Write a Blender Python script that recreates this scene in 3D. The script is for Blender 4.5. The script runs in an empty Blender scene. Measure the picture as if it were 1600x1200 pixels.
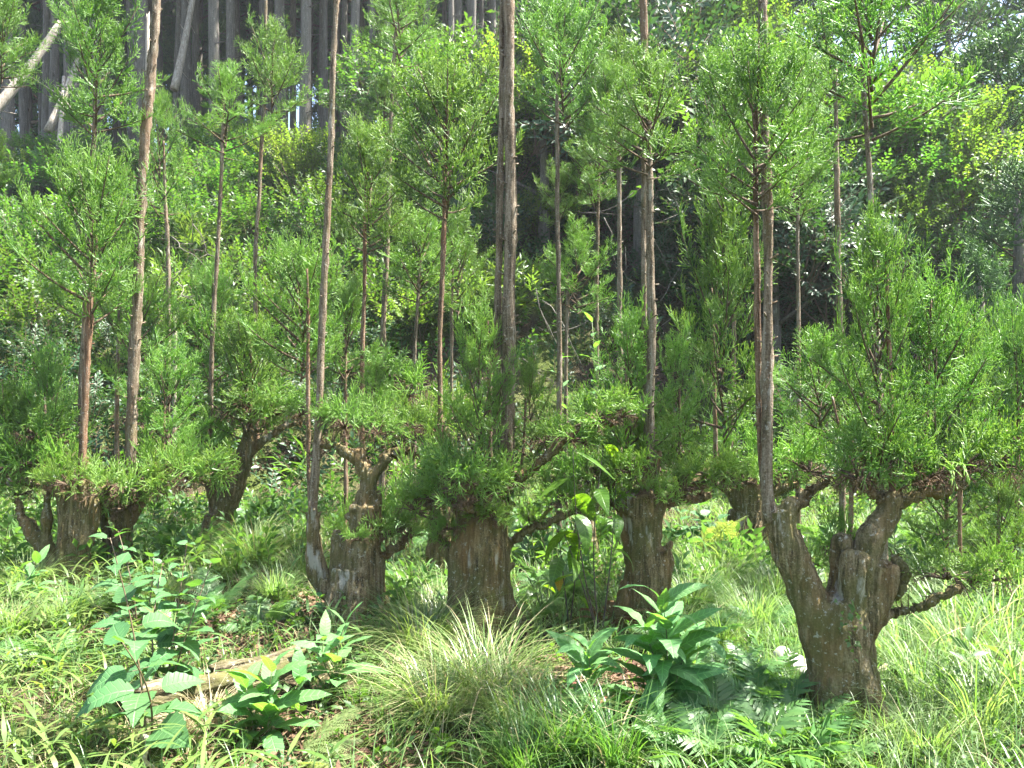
import bpy, math, random
import numpy as np
from mathutils import Vector, Matrix, Euler

SC = bpy.context.scene
COL = SC.collection
PI = math.pi
R = math.radians

# ------------------------------------------------------------------ camera, sky, sun, exposure
FPX, CAMH = 1246.0, 1.6
cam_d = bpy.data.cameras.new('camera')
cam_d.sensor_width = 36.0
cam_d.lens = FPX / 1600.0 * 36.0
cam_d.clip_start, cam_d.clip_end = 0.05, 600.0
cam = bpy.data.objects.new('camera', cam_d)
COL.objects.link(cam)
cam.location = (0, 0, CAMH)
cam.rotation_euler = (R(90), 0, 0)
SC.camera = cam

SUN_EL, SUN_AZ = R(64), R(80)          # azimuth clockwise from +Y (behind the scene, to the right)
sun_vec = Vector((math.sin(SUN_AZ) * math.cos(SUN_EL), math.cos(SUN_AZ) * math.cos(SUN_EL), math.sin(SUN_EL)))
world = bpy.data.worlds.new('World')
SC.world = world
world.use_nodes = True
wn = world.node_tree
wn.nodes.clear()
w_out = wn.nodes.new('ShaderNodeOutputWorld')
w_bg = wn.nodes.new('ShaderNodeBackground')
w_sky = wn.nodes.new('ShaderNodeTexSky')
w_sky.sky_type = 'NISHITA'
w_sky.sun_disc = False
w_sky.sun_elevation = SUN_EL
w_sky.sun_rotation = SUN_AZ
w_sky.dust_density = 2.0
w_bg.inputs['Strength'].default_value = 0.076
wn.links.new(w_sky.outputs[0], w_bg.inputs['Color'])
wn.links.new(w_bg.outputs[0], w_out.inputs['Surface'])

sun_d = bpy.data.lights.new('sun', 'SUN')
sun_d.energy = 5.0
sun_d.angle = R(0.53)
sun_d.color = (1.0, 0.965, 0.90)
sun_o = bpy.data.objects.new('sun', sun_d)
COL.objects.link(sun_o)
sun_o.location = (20, 30, 60)
sun_o.rotation_euler = sun_vec.to_track_quat('Z', 'Y').to_euler()

SC.view_settings.view_transform = 'Standard'
SC.view_settings.look = 'None'
SC.view_settings.exposure = 2.78
SC.view_settings.gamma = 1.0
SC.view_settings.use_curve_mapping = False
SC.render.engine = 'CYCLES'
cy = SC.cycles
cy.use_denoising = True
cy.max_bounces = 8
cy.diffuse_bounces = 4
cy.glossy_bounces = 2
cy.transmission_bounces = 4
cy.transparent_max_bounces = 4
cy.volume_bounces = 0
cy.use_adaptive_sampling = True
cy.adaptive_threshold = 0.02
cy.caustics_reflective = False
cy.caustics_refractive = False
cy.sample_clamp_indirect = 6.0

rng = np.random.default_rng(7)
random.seed(7)


def P(px, py, Y):
    return np.array([(px - 800.0) / FPX * Y, Y, CAMH - (py - 600.0) / FPX * Y])


# ------------------------------------------------------------------ numeric noise
def _hash(ix, iy, iz, seed):
    h = (ix * 374761393 + iy * 668265263 + iz * 2147483647 + seed * 1274126177) & 0xffffffff
    h = ((h ^ (h >> 13)) * 1274126177) & 0xffffffff
    h = h ^ (h >> 16)
    return (h & 0xffff) / 65535.0


def vnoise(p, seed=0):
    p = np.asarray(p, dtype=np.float64)
    i = np.floor(p).astype(np.int64)
    f = p - i
    f = f * f * (3 - 2 * f)
    x, y, z = i[:, 0], i[:, 1], i[:, 2]
    u, v, w = f[:, 0], f[:, 1], f[:, 2]
    c = lambda a, b, d: _hash(x + a, y + b, z + d, seed)
    x00 = c(0, 0, 0) * (1 - u) + c(1, 0, 0) * u
    x10 = c(0, 1, 0) * (1 - u) + c(1, 1, 0) * u
    x01 = c(0, 0, 1) * (1 - u) + c(1, 0, 1) * u
    x11 = c(0, 1, 1) * (1 - u) + c(1, 1, 1) * u
    return (x00 * (1 - v) + x10 * v) * (1 - w) + (x01 * (1 - v) + x11 * v) * w


def noise2(x, y, scale, seed=0):
    x = np.atleast_1d(np.asarray(x, float)); y = np.atleast_1d(np.asarray(y, float))
    return vnoise(np.stack([x * scale, y * scale, np.full_like(x, seed * 3.7)], 1), seed)


def _sp(t):
    return np.where(t > 20, t, np.log1p(np.exp(np.minimum(t, 20))))


def ground_z(x, y):
    x = np.atleast_1d(np.asarray(x, float)); y = np.atleast_1d(np.asarray(y, float))
    yy = y + 0.10 * np.clip(x, -14, 14) * np.clip((y - 6) / 8, 0, 1)
    h = 0.67 * (_sp((yy - 9.6) * 1.3) - _sp((yy - 21.6) * 1.3)) / 1.3
    amp = np.clip((y - 7) / 6, 0, 1)
    h = h + amp * ((noise2(x, y, 0.28, 3) - .5) * 0.9 + (noise2(x, y, 0.7, 4) - .5) * 0.35) * np.clip((30 - y) / 8, .3, 1)
    near = (noise2(x, y, 0.8, 5) - .5) * 0.10 + (noise2(x, y, 2.3, 6) - .5) * 0.045
    return h + near


def gz(x, y):
    return float(ground_z(x, y)[0])


# ------------------------------------------------------------------ mesh helpers
def mesh_np(name, V, F, mats, tint=None, mi=None, uv=None, smooth=False):
    """F: (n,3) int array, or a list of arrays with 3 / 4 columns."""
    me = bpy.data.meshes.new(name)
    Fs = F if isinstance(F, list) else [F]
    Fs = [np.asarray(f, dtype=np.int32) for f in Fs if len(f)]
    loops = np.concatenate([f.ravel() for f in Fs])
    tot = np.concatenate([np.full(len(f), f.shape[1], np.int32) for f in Fs])
    start = np.concatenate([[0], np.cumsum(tot)[:-1]]).astype(np.int32)
    me.vertices.add(len(V))
    me.vertices.foreach_set('co', np.asarray(V, np.float32).ravel())
    me.loops.add(len(loops))
    me.loops.foreach_set('vertex_index', loops)
    me.polygons.add(len(tot))
    me.polygons.foreach_set('loop_start', start)
    try:
        me.polygons.foreach_set('loop_total', tot)
    except Exception:
        pass
    for m in (mats if isinstance(mats, (list, tuple)) else [mats]):
        me.materials.append(m)
    if mi is not None:
        me.polygons.foreach_set('material_index', np.asarray(mi, np.int32))
    if smooth:
        me.polygons.foreach_set('use_smooth', np.ones(len(tot), bool))
    if tint is not None:
        a = me.attributes.new('tint', 'FLOAT', 'POINT')
        a.data.foreach_set('value', np.asarray(tint, np.float32))
    if uv is not None:
        l = me.uv_layers.new(name='UVMap')
        l.data.foreach_set('uv', np.asarray(uv, np.float32)[loops].ravel())
    me.update()
    me.validate()
    return me


class Geo:
    """Accumulates triangles with a tint per vertex and a material index per face."""
    def __init__(s):
        s.V, s.F, s.T, s.M, s.n = [], [], [], [], 0

    def add(s, V, F, T, M=0):
        V = np.asarray(V, float)
        s.V.append(V); s.F.append(np.asarray(F, np.int64) + s.n)
        s.T.append(np.broadcast_to(np.asarray(T, float), (len(V),)))
        s.M.append(np.broadcast_to(np.asarray(M, np.int64), (len(F),)))
        s.n += len(V)

    def arrays(s):
        return np.concatenate(s.V), np.concatenate(s.F), np.concatenate(s.T), np.concatenate(s.M)

    def addg(s, arr, Mx=None, t=(0, 0, 0), sc=1.0, tint=0.0):
        V, F, T, M = arr
        if Mx is not None:
            V = V @ np.asarray(Mx).T
        s.add(V * sc + np.asarray(t), F, T + tint, M)

    def many(s, arr, Ms, ts, scs, tints=None):
        """Copies of one template: Ms (k,3,3), ts (k,3), scs (k,)."""
        V, F, T, M = arr
        k = len(ts)
        if k == 0:
            return
        A = np.einsum('kij,nj->kni', Ms, V) * np.asarray(scs)[:, None, None] + np.asarray(ts)[:, None, :]
        Fa = F[None] + (np.arange(k) * len(V))[:, None, None]
        tt = T[None] + (np.zeros(k) if tints is None else np.asarray(tints))[:, None]
        s.V.append(A.reshape(-1, 3)); s.F.append(Fa.reshape(-1, 3) + s.n)
        s.T.append(np.broadcast_to(tt, (k, len(V))).ravel()); s.M.append(np.tile(M, k))
        s.n += k * len(V)

    def mesh(s, name, mats, smooth=False):
        V, F, T, M = s.arrays()
        return mesh_np(name, V, F, mats, T, M, smooth=smooth)


def nrm(v):
    v = np.asarray(v, float)
    return v / (np.linalg.norm(v, axis=-1, keepdims=True) + 1e-12)


def frame(d, up=(0, 0, 1), roll=0.0):
    """3x3 whose columns are x=d, y, z (z as near UP as it can be)."""
    d = nrm(d)
    u = np.asarray(up, float)
    if abs(d @ u) > 0.98:
        u = np.array([0.3, 0.9, 0.1]) if abs(d[2]) > .9 else np.array([0, 0, 1.0])
    y = nrm(np.cross(u, d)); z = np.cross(d, y)
    c, s_ = math.cos(roll), math.sin(roll)
    return np.stack([d, y * c + z * s_, -y * s_ + z * c], 1)


def frames(D, rolls):
    D = nrm(D)
    up = np.tile([0.0, 0, 1.0], (len(D), 1))
    up[np.abs(D[:, 2]) > .98] = (0.9, 0.3, 0.1)
    Y = nrm(np.cross(up, D)); Z = np.cross(D, Y)
    c, s_ = np.cos(rolls)[:, None], np.sin(rolls)[:, None]
    return np.stack([D, Y * c + Z * s_, -Y * s_ + Z * c], 2)


def tube(pts, rad, n=8, cap=True):
    """Closed tube through pts; returns V, F(tri)."""
    pts = np.asarray(pts, float); rad = np.asarray(rad, float)
    k = len(pts)
    tg = np.gradient(pts, axis=0)
    tg = nrm(tg)
    ref = np.array([1.0, 0.13, 0.07]) if abs(tg[:, 0]).mean() < .8 else np.array([0.1, 0.2, 1.0])
    y = nrm(np.cross(tg, ref)); z = np.cross(tg, y)
    a = np.arange(n) * 2 * PI / n
    ring = pts[:, None] + rad[:, None, None] * (y[:, None] * np.cos(a)[None, :, None] + z[:, None] * np.sin(a)[None, :, None])
    V = ring.reshape(-1, 3)
    i = np.arange(k - 1)[:, None] * n; j = np.arange(n)[None]; j2 = (j + 1) % n
    A, B, C_, D_ = i + j, i + j2, i + n + j2, i + n + j
    F = np.concatenate([np.stack([A, B, C_], -1).reshape(-1, 3), np.stack([A, C_, D_], -1).reshape(-1, 3)])
    if cap:
        c0, c1 = len(V), len(V) + 1
        V = np.concatenate([V, pts[:1], pts[-1:] + tg[-1:] * rad[-1] * .25])
        jj = np.arange(n); jn = (jj + 1) % n
        F = np.concatenate([F, np.stack([jn, jj, np.full(n, c0)], 1), np.stack([(k - 1) * n + jj, (k - 1) * n + jn, np.full(n, c1)], 1)])
    return V, F


def smooth_path(pts, rad, per=8):
    """Catmull-Rom through control points."""
    pts = np.asarray(pts, float); rad = np.asarray(rad, float)
    if len(pts) < 3:
        t = np.linspace(0, 1, per + 1)[:, None]
        return pts[0] * (1 - t) + pts[-1] * t, rad[0] * (1 - t[:, 0]) + rad[-1] * t[:, 0]
    q = np.concatenate([[2 * pts[0] - pts[1]], pts, [2 * pts[-1] - pts[-2]]])
    o, r = [], []
    for i in range(len(pts) - 1):
        p0, p1, p2, p3 = q[i:i + 4]
        for t in np.linspace(0, 1, per, endpoint=False):
            o.append(.5 * ((2 * p1) + (p2 - p0) * t + (2 * p0 - 5 * p1 + 4 * p2 - p3) * t * t + (3 * p1 - p0 - 3 * p2 + p3) * t ** 3))
            r.append(rad[i] * (1 - t) + rad[i + 1] * t)
    o.append(pts[-1]); r.append(rad[-1])
    return np.array(o), np.array(r)


# ------------------------------------------------------------------ materials
def new_mat(name):
    m = bpy.data.materials.new(name)
    m.use_nodes = True
    nt = m.node_tree
    nt.nodes.clear()
    return m, nt, nt.nodes.new, nt.links.new


def ramp(N, stops, interp='LINEAR'):
    r = N('ShaderNodeValToRGB')
    r.color_ramp.interpolation = interp
    e = r.color_ramp.elements
    while len(e) < len(stops):
        e.new(0.5)
    for k, (p, c) in zip(e, stops):
        k.position = p
        k.color = (*c, 1) if len(c) == 3 else c
    return r


def leaf_mat(name, dark, mid, light, rough=0.45, spec=0.5, trans=0.4, tcol=None, uvveins=False, hue=0.03):
    m, nt, N, L = new_mat(name)
    out = N('ShaderNodeOutputMaterial')
    at = N('ShaderNodeAttribute'); at.attribute_name = 'tint'
    oi = N('ShaderNodeObjectInfo')
    geo = N('ShaderNodeNewGeometry')
    ns = N('ShaderNodeTexNoise'); ns.inputs['Scale'].default_value = 1.3; ns.inputs['Detail'].default_value = 2
    L(geo.outputs['Position'], ns.inputs['Vector'])
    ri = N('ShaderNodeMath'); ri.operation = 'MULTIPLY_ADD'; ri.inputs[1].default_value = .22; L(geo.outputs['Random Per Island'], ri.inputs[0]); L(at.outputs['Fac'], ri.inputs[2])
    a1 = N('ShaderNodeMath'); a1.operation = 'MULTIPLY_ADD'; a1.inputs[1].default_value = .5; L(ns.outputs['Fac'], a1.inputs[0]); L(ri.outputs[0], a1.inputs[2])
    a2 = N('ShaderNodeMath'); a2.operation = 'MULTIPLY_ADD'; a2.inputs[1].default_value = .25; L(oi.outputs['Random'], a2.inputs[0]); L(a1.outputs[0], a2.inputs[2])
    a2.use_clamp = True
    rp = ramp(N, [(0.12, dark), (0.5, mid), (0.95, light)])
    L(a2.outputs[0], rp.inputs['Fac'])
    col = rp.outputs['Color']
    hs = N('ShaderNodeHueSaturation')
    mh = N('ShaderNodeMath'); mh.operation = 'MULTIPLY_ADD'; mh.inputs[1].default_value = hue; mh.inputs[2].default_value = .5 - hue / 2
    L(oi.outputs['Random'], mh.inputs[0]); L(mh.outputs[0], hs.inputs['Hue']); L(col, hs.inputs['Color'])
    col = hs.outputs['Color']
    pb = N('ShaderNodeBsdfPrincipled')
    pb.inputs['Roughness'].default_value = rough
    pb.inputs['Specular IOR Level'].default_value = spec
    if uvveins:
        uv = N('ShaderNodeUVMap'); uv.uv_map = 'UVMap'
        sx = N('ShaderNodeSeparateXYZ'); L(uv.outputs[0], sx.inputs[0])
        ab = N('ShaderNodeMath'); ab.operation = 'ABSOLUTE'; L(sx.outputs['X'], ab.inputs[0])
        # side veins run up and outward from the midrib
        vv = N('ShaderNodeMath'); vv.operation = 'MULTIPLY_ADD'; vv.inputs[1].default_value = -.16; L(ab.outputs[0], vv.inputs[0]); L(sx.outputs['Y'], vv.inputs[2])
        ml = N('ShaderNodeMath'); ml.operation = 'MULTIPLY'; ml.inputs[1].default_value = 9.0; L(vv.outputs[0], ml.inputs[0])
        fr = N('ShaderNodeMath'); fr.operation = 'PINGPONG'; fr.inputs[1].default_value = .5; L(ml.outputs[0], fr.inputs[0])
        sv = N('ShaderNodeMapRange'); sv.inputs['From Min'].default_value = 0; sv.inputs['From Max'].default_value = .13; sv.inputs['To Min'].default_value = 1; sv.inputs['To Max'].default_value = 0
        L(fr.outputs[0], sv.inputs['Value'])
        mr = N('ShaderNodeMapRange'); mr.inputs['From Min'].default_value = .02; mr.inputs['From Max'].default_value = .07; mr.inputs['To Min'].default_value = 1; mr.inputs['To Max'].default_value = 0
        L(ab.outputs[0], mr.inputs['Value'])
        mx = N('ShaderNodeMath'); mx.operation = 'MAXIMUM'; L(sv.outputs[0], mx.inputs[0]); L(mr.outputs[0], mx.inputs[1])
        mc = N('ShaderNodeMix'); mc.data_type = 'RGBA'
        mf = N('ShaderNodeMath'); mf.operation = 'MULTIPLY'; mf.inputs[1].default_value = .45; L(mx.outputs[0], mf.inputs[0])
        L(mf.outputs[0], mc.inputs['Factor']); L(col, mc.inputs['A']); mc.inputs['B'].default_value = (*[min(1, c * 1.7) for c in light], 1)
        col = mc.outputs['Result']
        bp = N('ShaderNodeBump'); bp.inputs['Strength'].default_value = .5; bp.inputs['Distance'].default_value = .004; bp.invert = True
        L(mx.outputs[0], bp.inputs['Height']); L(bp.outputs[0], pb.inputs['Normal'])
    L(col, pb.inputs['Base Color'])
    tl = N('ShaderNodeBsdfTranslucent')
    tm = N('ShaderNodeMix'); tm.data_type = 'RGBA'; tm.blend_type = 'MULTIPLY'; tm.inputs['Factor'].default_value = 1
    L(col, tm.inputs['A']); tm.inputs['B'].default_value = (*(tcol or (2.0, 2.0, 0.8)), 1)
    L(tm.outputs['Result'], tl.inputs['Color'])
    mix = N('ShaderNodeMixShader'); mix.inputs[0].default_value = trans
    L(pb.outputs[0], mix.inputs[1]); L(tl.outputs[0], mix.inputs[2])
    L(mix.outputs[0], out.inputs['Surface'])
    return m


def bark_mat(name, dark, mid, light, lichen=0.0, moss=0.0, scale=1.0, bump=0.7, lichcol=(.38, .36, .30), red=None):
    m, nt, N, L = new_mat(name)
    out = N('ShaderNodeOutputMaterial')
    tc = N('ShaderNodeTexCoord')
    oi = N('ShaderNodeObjectInfo')
    ad = N('ShaderNodeVectorMath'); ad.operation = 'ADD'
    cm = N('ShaderNodeCombineXYZ'); L(oi.outputs['Random'], cm.inputs[0]); L(oi.outputs['Random'], cm.inputs[2])
    L(tc.outputs['Object'], ad.inputs[0]); L(cm.outputs[0], ad.inputs[1])
    mp = N('ShaderNodeMapping'); mp.inputs['Scale'].default_value = (1, 1, .09); L(ad.outputs[0], mp.inputs['Vector'])
    n1 = N('ShaderNodeTexNoise'); n1.inputs['Scale'].default_value = 42 * scale; n1.inputs['Detail'].default_value = 7; n1.inputs['Roughness'].default_value = .7; n1.inputs['Distortion'].default_value = .4
    L(mp.outputs[0], n1.inputs['Vector'])
    n3 = N('ShaderNodeTexNoise'); n3.inputs['Scale'].default_value = 110 * scale; n3.inputs['Detail'].default_value = 5; L(ad.outputs[0], n3.inputs['Vector'])
    r1 = ramp(N, [(.39, dark), (.5, mid), (.62, light)])
    mm = N('ShaderNodeMath'); mm.operation = 'MULTIPLY_ADD'; mm.inputs[1].default_value = .3; L(n3.outputs['Fac'], mm.inputs[0])
    m0 = N('ShaderNodeMath'); m0.operation = 'MULTIPLY'; m0.inputs[1].default_value = .72; L(n1.outputs['Fac'], m0.inputs[0]); L(m0.outputs[0], mm.inputs[2])
    L(mm.outputs[0], r1.inputs['Fac'])
    col = r1.outputs['Color']

    def layer(col, scale_, thr, width, c, detail=6, strength=1.0, off=0.0, stretch=None):
        n2 = N('ShaderNodeTexNoise'); n2.inputs['Scale'].default_value = scale_; n2.inputs['Detail'].default_value = detail; n2.inputs['Roughness'].default_value = .65
        if stretch:
            m_ = N('ShaderNodeMapping'); m_.inputs['Scale'].default_value = (1, 1, stretch); m_.inputs['Location'].default_value = (off, off, off); L(ad.outputs[0], m_.inputs['Vector'])
        else:
            m_ = N('ShaderNodeMapping'); m_.inputs['Location'].default_value = (off, off * .7, off); L(ad.outputs[0], m_.inputs['Vector'])
        L(m_.outputs[0], n2.inputs['Vector'])
        rr = N('ShaderNodeMapRange'); rr.inputs['From Min'].default_value = thr; rr.inputs['From Max'].default_value = thr + width; rr.inputs['To Max'].default_value = strength
        L(n2.outputs['Fac'], rr.inputs['Value'])
        x = N('ShaderNodeMix'); x.data_type = 'RGBA'; L(rr.outputs[0], x.inputs['Factor']); L(col, x.inputs['A']); x.inputs['B'].default_value = (*c, 1)
        return x.outputs['Result']
    if red:
        col = layer(col, 5 * scale, .5, .12, red, strength=.6, off=7.7, stretch=.25)
    if moss:
        col = layer(col, 4 * scale, .62 - .2 * moss, .2, (.085, .085, .022), strength=.75, off=3.3)
    if lichen:
        col = layer(col, 9 * scale, .66 - .12 * lichen, .06, lichcol, strength=.6, off=1.1, stretch=.3)
        col = layer(col, 45 * scale, .62 - .05 * lichen, .05, (.44, .44, .37), strength=.5, off=5.1)
    pb = N('ShaderNodeBsdfPrincipled'); pb.inputs['Roughness'].default_value = .85; pb.inputs['Specular IOR Level'].default_value = .25
    L(col, pb.inputs['Base Color'])
    bp = N('ShaderNodeBump'); bp.inputs['Strength'].default_value = min(1, bump * 1.3); bp.inputs['Distance'].default_value = .018
    L(mm.outputs[0], bp.inputs['Height']); L(bp.outputs[0], pb.inputs['Normal'])
    L(pb.outputs[0], out.inputs['Surface'])
    return m


def plain_mat(name, stops, scale=20, rough=.9, bump=.4, detail=6):
    m, nt, N, L = new_mat(name)
    out = N('ShaderNodeOutputMaterial'); tc = N('ShaderNodeTexCoord')
    n1 = N('ShaderNodeTexNoise'); n1.inputs['Scale'].default_value = scale; n1.inputs['Detail'].default_value = detail
    L(tc.outputs['Object'], n1.inputs['Vector'])
    r = ramp(N, stops); L(n1.outputs['Fac'], r.inputs['Fac'])
    pb = N('ShaderNodeBsdfPrincipled'); pb.inputs['Roughness'].default_value = rough
    L(r.outputs[0], pb.inputs['Base Color'])
    bp = N('ShaderNodeBump'); bp.inputs['Strength'].default_value = bump; bp.inputs['Distance'].default_value = .01
    L(n1.outputs['Fac'], bp.inputs['Height']); L(bp.outputs[0], pb.inputs['Normal']); L(pb.outputs[0], out.inputs['Surface'])
    return m


M = {}
M['cedar'] = leaf_mat('cedar_needles', (.036, .10, .022), (.098, .205, .036), (.205, .315, .07), rough=.38, spec=.65, trans=.48, tcol=(1.85, 2.0, .8))
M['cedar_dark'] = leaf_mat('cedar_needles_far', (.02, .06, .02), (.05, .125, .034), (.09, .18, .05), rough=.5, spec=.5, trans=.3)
M['broad'] = leaf_mat('broadleaf', (.022, .06, .014), (.046, .108, .021), (.095, .175, .03), rough=.5, spec=.5, trans=.42, hue=.05)
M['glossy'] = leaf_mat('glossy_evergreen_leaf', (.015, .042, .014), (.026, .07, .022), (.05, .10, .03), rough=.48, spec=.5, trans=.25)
M['bright'] = leaf_mat('fresh_yellow_green_leaf', (.055, .11, .02), (.095, .17, .028), (.15, .22, .04), rough=.5, spec=.35, trans=.48)
M['bamboo'] = leaf_mat('bamboo_grass_leaf', (.045, .10, .022), (.08, .15, .032), (.15, .20, .055), rough=.4, spec=.5, trans=.42)
M['grass'] = leaf_mat('grass_blade', (.05, .115, .026), (.09, .175, .045), (.18, .24, .095), rough=.42, spec=.5, trans=.44, tcol=(1.75, 1.95, .85))
M['tuss'] = leaf_mat('tussock_blade', (.045, .11, .024), (.085, .17, .038), (.19, .24, .09), rough=.38, spec=.6, trans=.38, tcol=(1.8, 1.9, .8))
M['deepgrass'] = leaf_mat('deep_green_blade', (.022, .07, .016), (.04, .11, .022), (.08, .16, .035), rough=.35, spec=.55, trans=.38)
M['straw'] = leaf_mat('dry_straw', (.17, .14, .07), (.28, .24, .13), (.42, .37, .23), rough=.7, spec=.2, trans=.2, tcol=(1.3, 1.2, .9))
M['herb'] = leaf_mat('herb_leaf', (.03, .085, .03), (.05, .13, .045), (.085, .18, .06), rough=.5, spec=.4, trans=.34, uvveins=True, tcol=(2.2, 2.1, .6))
M['lush'] = leaf_mat('lush_herb_leaf', (.045, .12, .04), (.08, .19, .06), (.12, .25, .085), rough=.55, spec=.4, trans=.38, uvveins=True, tcol=(2.2, 2.1, .6))
M['lily'] = leaf_mat('lily_leaf', (.035, .09, .015), (.06, .14, .02), (.11, .19, .03), rough=.32, spec=.55, trans=.5, uvveins=True, tcol=(2.4, 2.3, .5))
M['lily_yellow'] = leaf_mat('yellowing_leaf', (.16, .16, .03), (.24, .20, .04), (.30, .24, .06), rough=.5, trans=.4, uvveins=True, tcol=(1.6, 1.4, .5))
M['fern'] = leaf_mat('fern_frond', (.04, .10, .03), (.07, .16, .045), (.12, .21, .06), rough=.45, spec=.45, trans=.38)
M['palefern'] = leaf_mat('pale_fern_frond', (.10, .15, .05), (.16, .21, .08), (.24, .27, .12), rough=.5, spec=.4, trans=.4)
M['deadfern'] = leaf_mat('dead_fern', (.07, .035, .02), (.12, .06, .03), (.2, .11, .06), rough=.8, spec=.2, trans=.15, tcol=(1.3, 1, .8))
M['deadcedar'] = leaf_mat('dead_cedar_spray', (.055, .035, .02), (.11, .07, .04), (.20, .14, .08), rough=.8, spec=.2, trans=.15, tcol=(1.3, 1, .8))
M['twig'] = bark_mat('twig_bark', (.05, .035, .022), (.11, .075, .045), (.19, .14, .09), scale=3)
M['greentwig'] = plain_mat('green_stem', [(.3, (.06, .09, .025)), (.7, (.11, .13, .04))], rough=.55, bump=.1)
M['redstem'] = plain_mat('reddish_stem', [(.3, (.07, .05, .025)), (.7, (.13, .09, .04))], rough=.55, bump=.1)
M['darkstem'] = plain_mat('dark_stem', [(.3, (.03, .022, .02)), (.7, (.07, .05, .04))], rough=.6, bump=.1)
M['bark'] = bark_mat('cedar_bark', (.020, .014, .007), (.112, .082, .036), (.25, .19, .10), lichen=.4, moss=1.0, red=(.17, .092, .03))
M['bark_pale'] = bark_mat('pale_cedar_bark', (.024, .017, .008), (.13, .096, .046), (.29, .23, .135), lichen=.5, moss=1.0, red=(.18, .10, .036))
M['pole'] = bark_mat('pole_bark', (.045, .032, .019), (.145, .108, .068), (.29, .235, .17), lichen=.45, moss=.4, red=(.18, .105, .055), bump=.8)
M['pole_red'] = bark_mat('russet_pole_bark', (.05, .03, .017), (.145, .088, .05), (.28, .20, .13), lichen=.3, moss=.2, red=(.20, .095, .048), bump=.8)
M['forest'] = bark_mat('forest_trunk_bark', (.07, .06, .048), (.12, .106, .086), (.18, .162, .134), lichen=.3, moss=.3, scale=.8, bump=.6)
M['forest_pale'] = bark_mat('pale_trunk_bark', (.16, .13, .10), (.32, .27, .21), (.48, .42, .34), lichen=.6, scale=.5)  # pale bark colour of the leaning trunks and snags
M['cut'] = plain_mat('weathered_cut_wood', [(.3, (.16, .12, .08)), (.5, (.34, .28, .2)), (.7, (.48, .42, .33))], scale=30)
M['stone'] = plain_mat('pale_stone', [(.3, (.20, .19, .16)), (.55, (.42, .40, .36)), (.75, (.58, .56, .52))], scale=14, rough=.8)
M['litter'] = leaf_mat('dry_leaf_litter', (.05, .028, .018), (.11, .065, .038), (.22, .15, .09), rough=.8, spec=.2, trans=.1, tcol=(1.2, 1, .8), hue=.02)
M['redlitter'] = leaf_mat('red_dry_cedar_litter', (.10, .03, .022), (.18, .065, .045), (.28, .13, .09), rough=.8, spec=.2, trans=.1, tcol=(1.2, 1, .8), hue=.02)


def ground_material():
    m, nt, N, L = new_mat('forest_floor')
    out = N('ShaderNodeOutputMaterial'); geo = N('ShaderNodeNewGeometry')
    n1 = N('ShaderNodeTexNoise'); n1.inputs['Scale'].default_value = 1.1; n1.inputs['Detail'].default_value = 5
    n2 = N('ShaderNodeTexNoise'); n2.inputs['Scale'].default_value = 28; n2.inputs['Detail'].default_value = 8; n2.inputs['Roughness'].default_value = .7
    n3 = N('ShaderNodeTexVoronoi'); n3.inputs['Scale'].default_value = 46
    for n in (n1, n2, n3):
        L(geo.outputs['Position'], n.inputs['Vector'])
    soil = ramp(N, [(.28, (.022, .015, .01)), (.5, (.06, .042, .027)), (.72, (.14, .10, .065))]); L(n2.outputs['Fac'], soil.inputs['Fac'])
    moss = ramp(N, [(.3, (.03, .05, .01)), (.7, (.09, .11, .025))]); L(n2.outputs['Fac'], moss.inputs['Fac'])
    mr = N('ShaderNodeMapRange'); mr.inputs['From Min'].default_value = .42; mr.inputs['From Max'].default_value = .58; L(n1.outputs['Fac'], mr.inputs['Value'])
    mx = N('ShaderNodeMix'); mx.data_type = 'RGBA'; L(mr.outputs[0], mx.inputs['Factor']); L(soil.outputs[0], mx.inputs['A']); L(moss.outputs[0], mx.inputs['B'])
    pb = N('ShaderNodeBsdfPrincipled'); pb.inputs['Roughness'].default_value = .95; pb.inputs['Specular IOR Level'].default_value = .15
    L(mx.outputs['Result'], pb.inputs['Base Color'])
    sm = N('ShaderNodeMath'); sm.operation = 'ADD'; L(n2.outputs['Fac'], sm.inputs[0]); L(n3.outputs['Distance'], sm.inputs[1])
    bp = N('ShaderNodeBump'); bp.inputs['Strength'].default_value = .9; bp.inputs['Distance'].default_value = .03; L(sm.outputs[0], bp.inputs['Height']); L(bp.outputs[0], pb.inputs['Normal'])
    L(pb.outputs[0], out.inputs['Surface'])
    return m


M['ground'] = ground_material()


# ------------------------------------------------------------------ objects
def link(name, me, parent=None, loc=(0, 0, 0), rot=(0, 0, 0), scale=1.0, kind=None):
    o = bpy.data.objects.new(name, me)
    COL.objects.link(o)
    o.location = tuple(float(v) for v in loc)
    o.rotation_euler = rot
    o.scale = (scale, scale, scale) if np.isscalar(scale) else scale
    if parent is not None:
        o.parent = parent
    if kind:
        o['kind'] = kind
    return o


def tag(o, label, cat, group=None):
    o['label'] = label
    o['category'] = cat
    if group:
        o['group'] = group
    return o


def thing(name, label, cat, loc, group=None, rz=0.0, scale=1.0):
    o = bpy.data.objects.new(name, None)
    COL.objects.link(o)
    o.empty_display_size = .1
    o.location = tuple(float(v) for v in loc)
    o.rotation_euler = (0, 0, rz)
    o.scale = (scale,) * 3
    return tag(o, label, cat, group)


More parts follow.
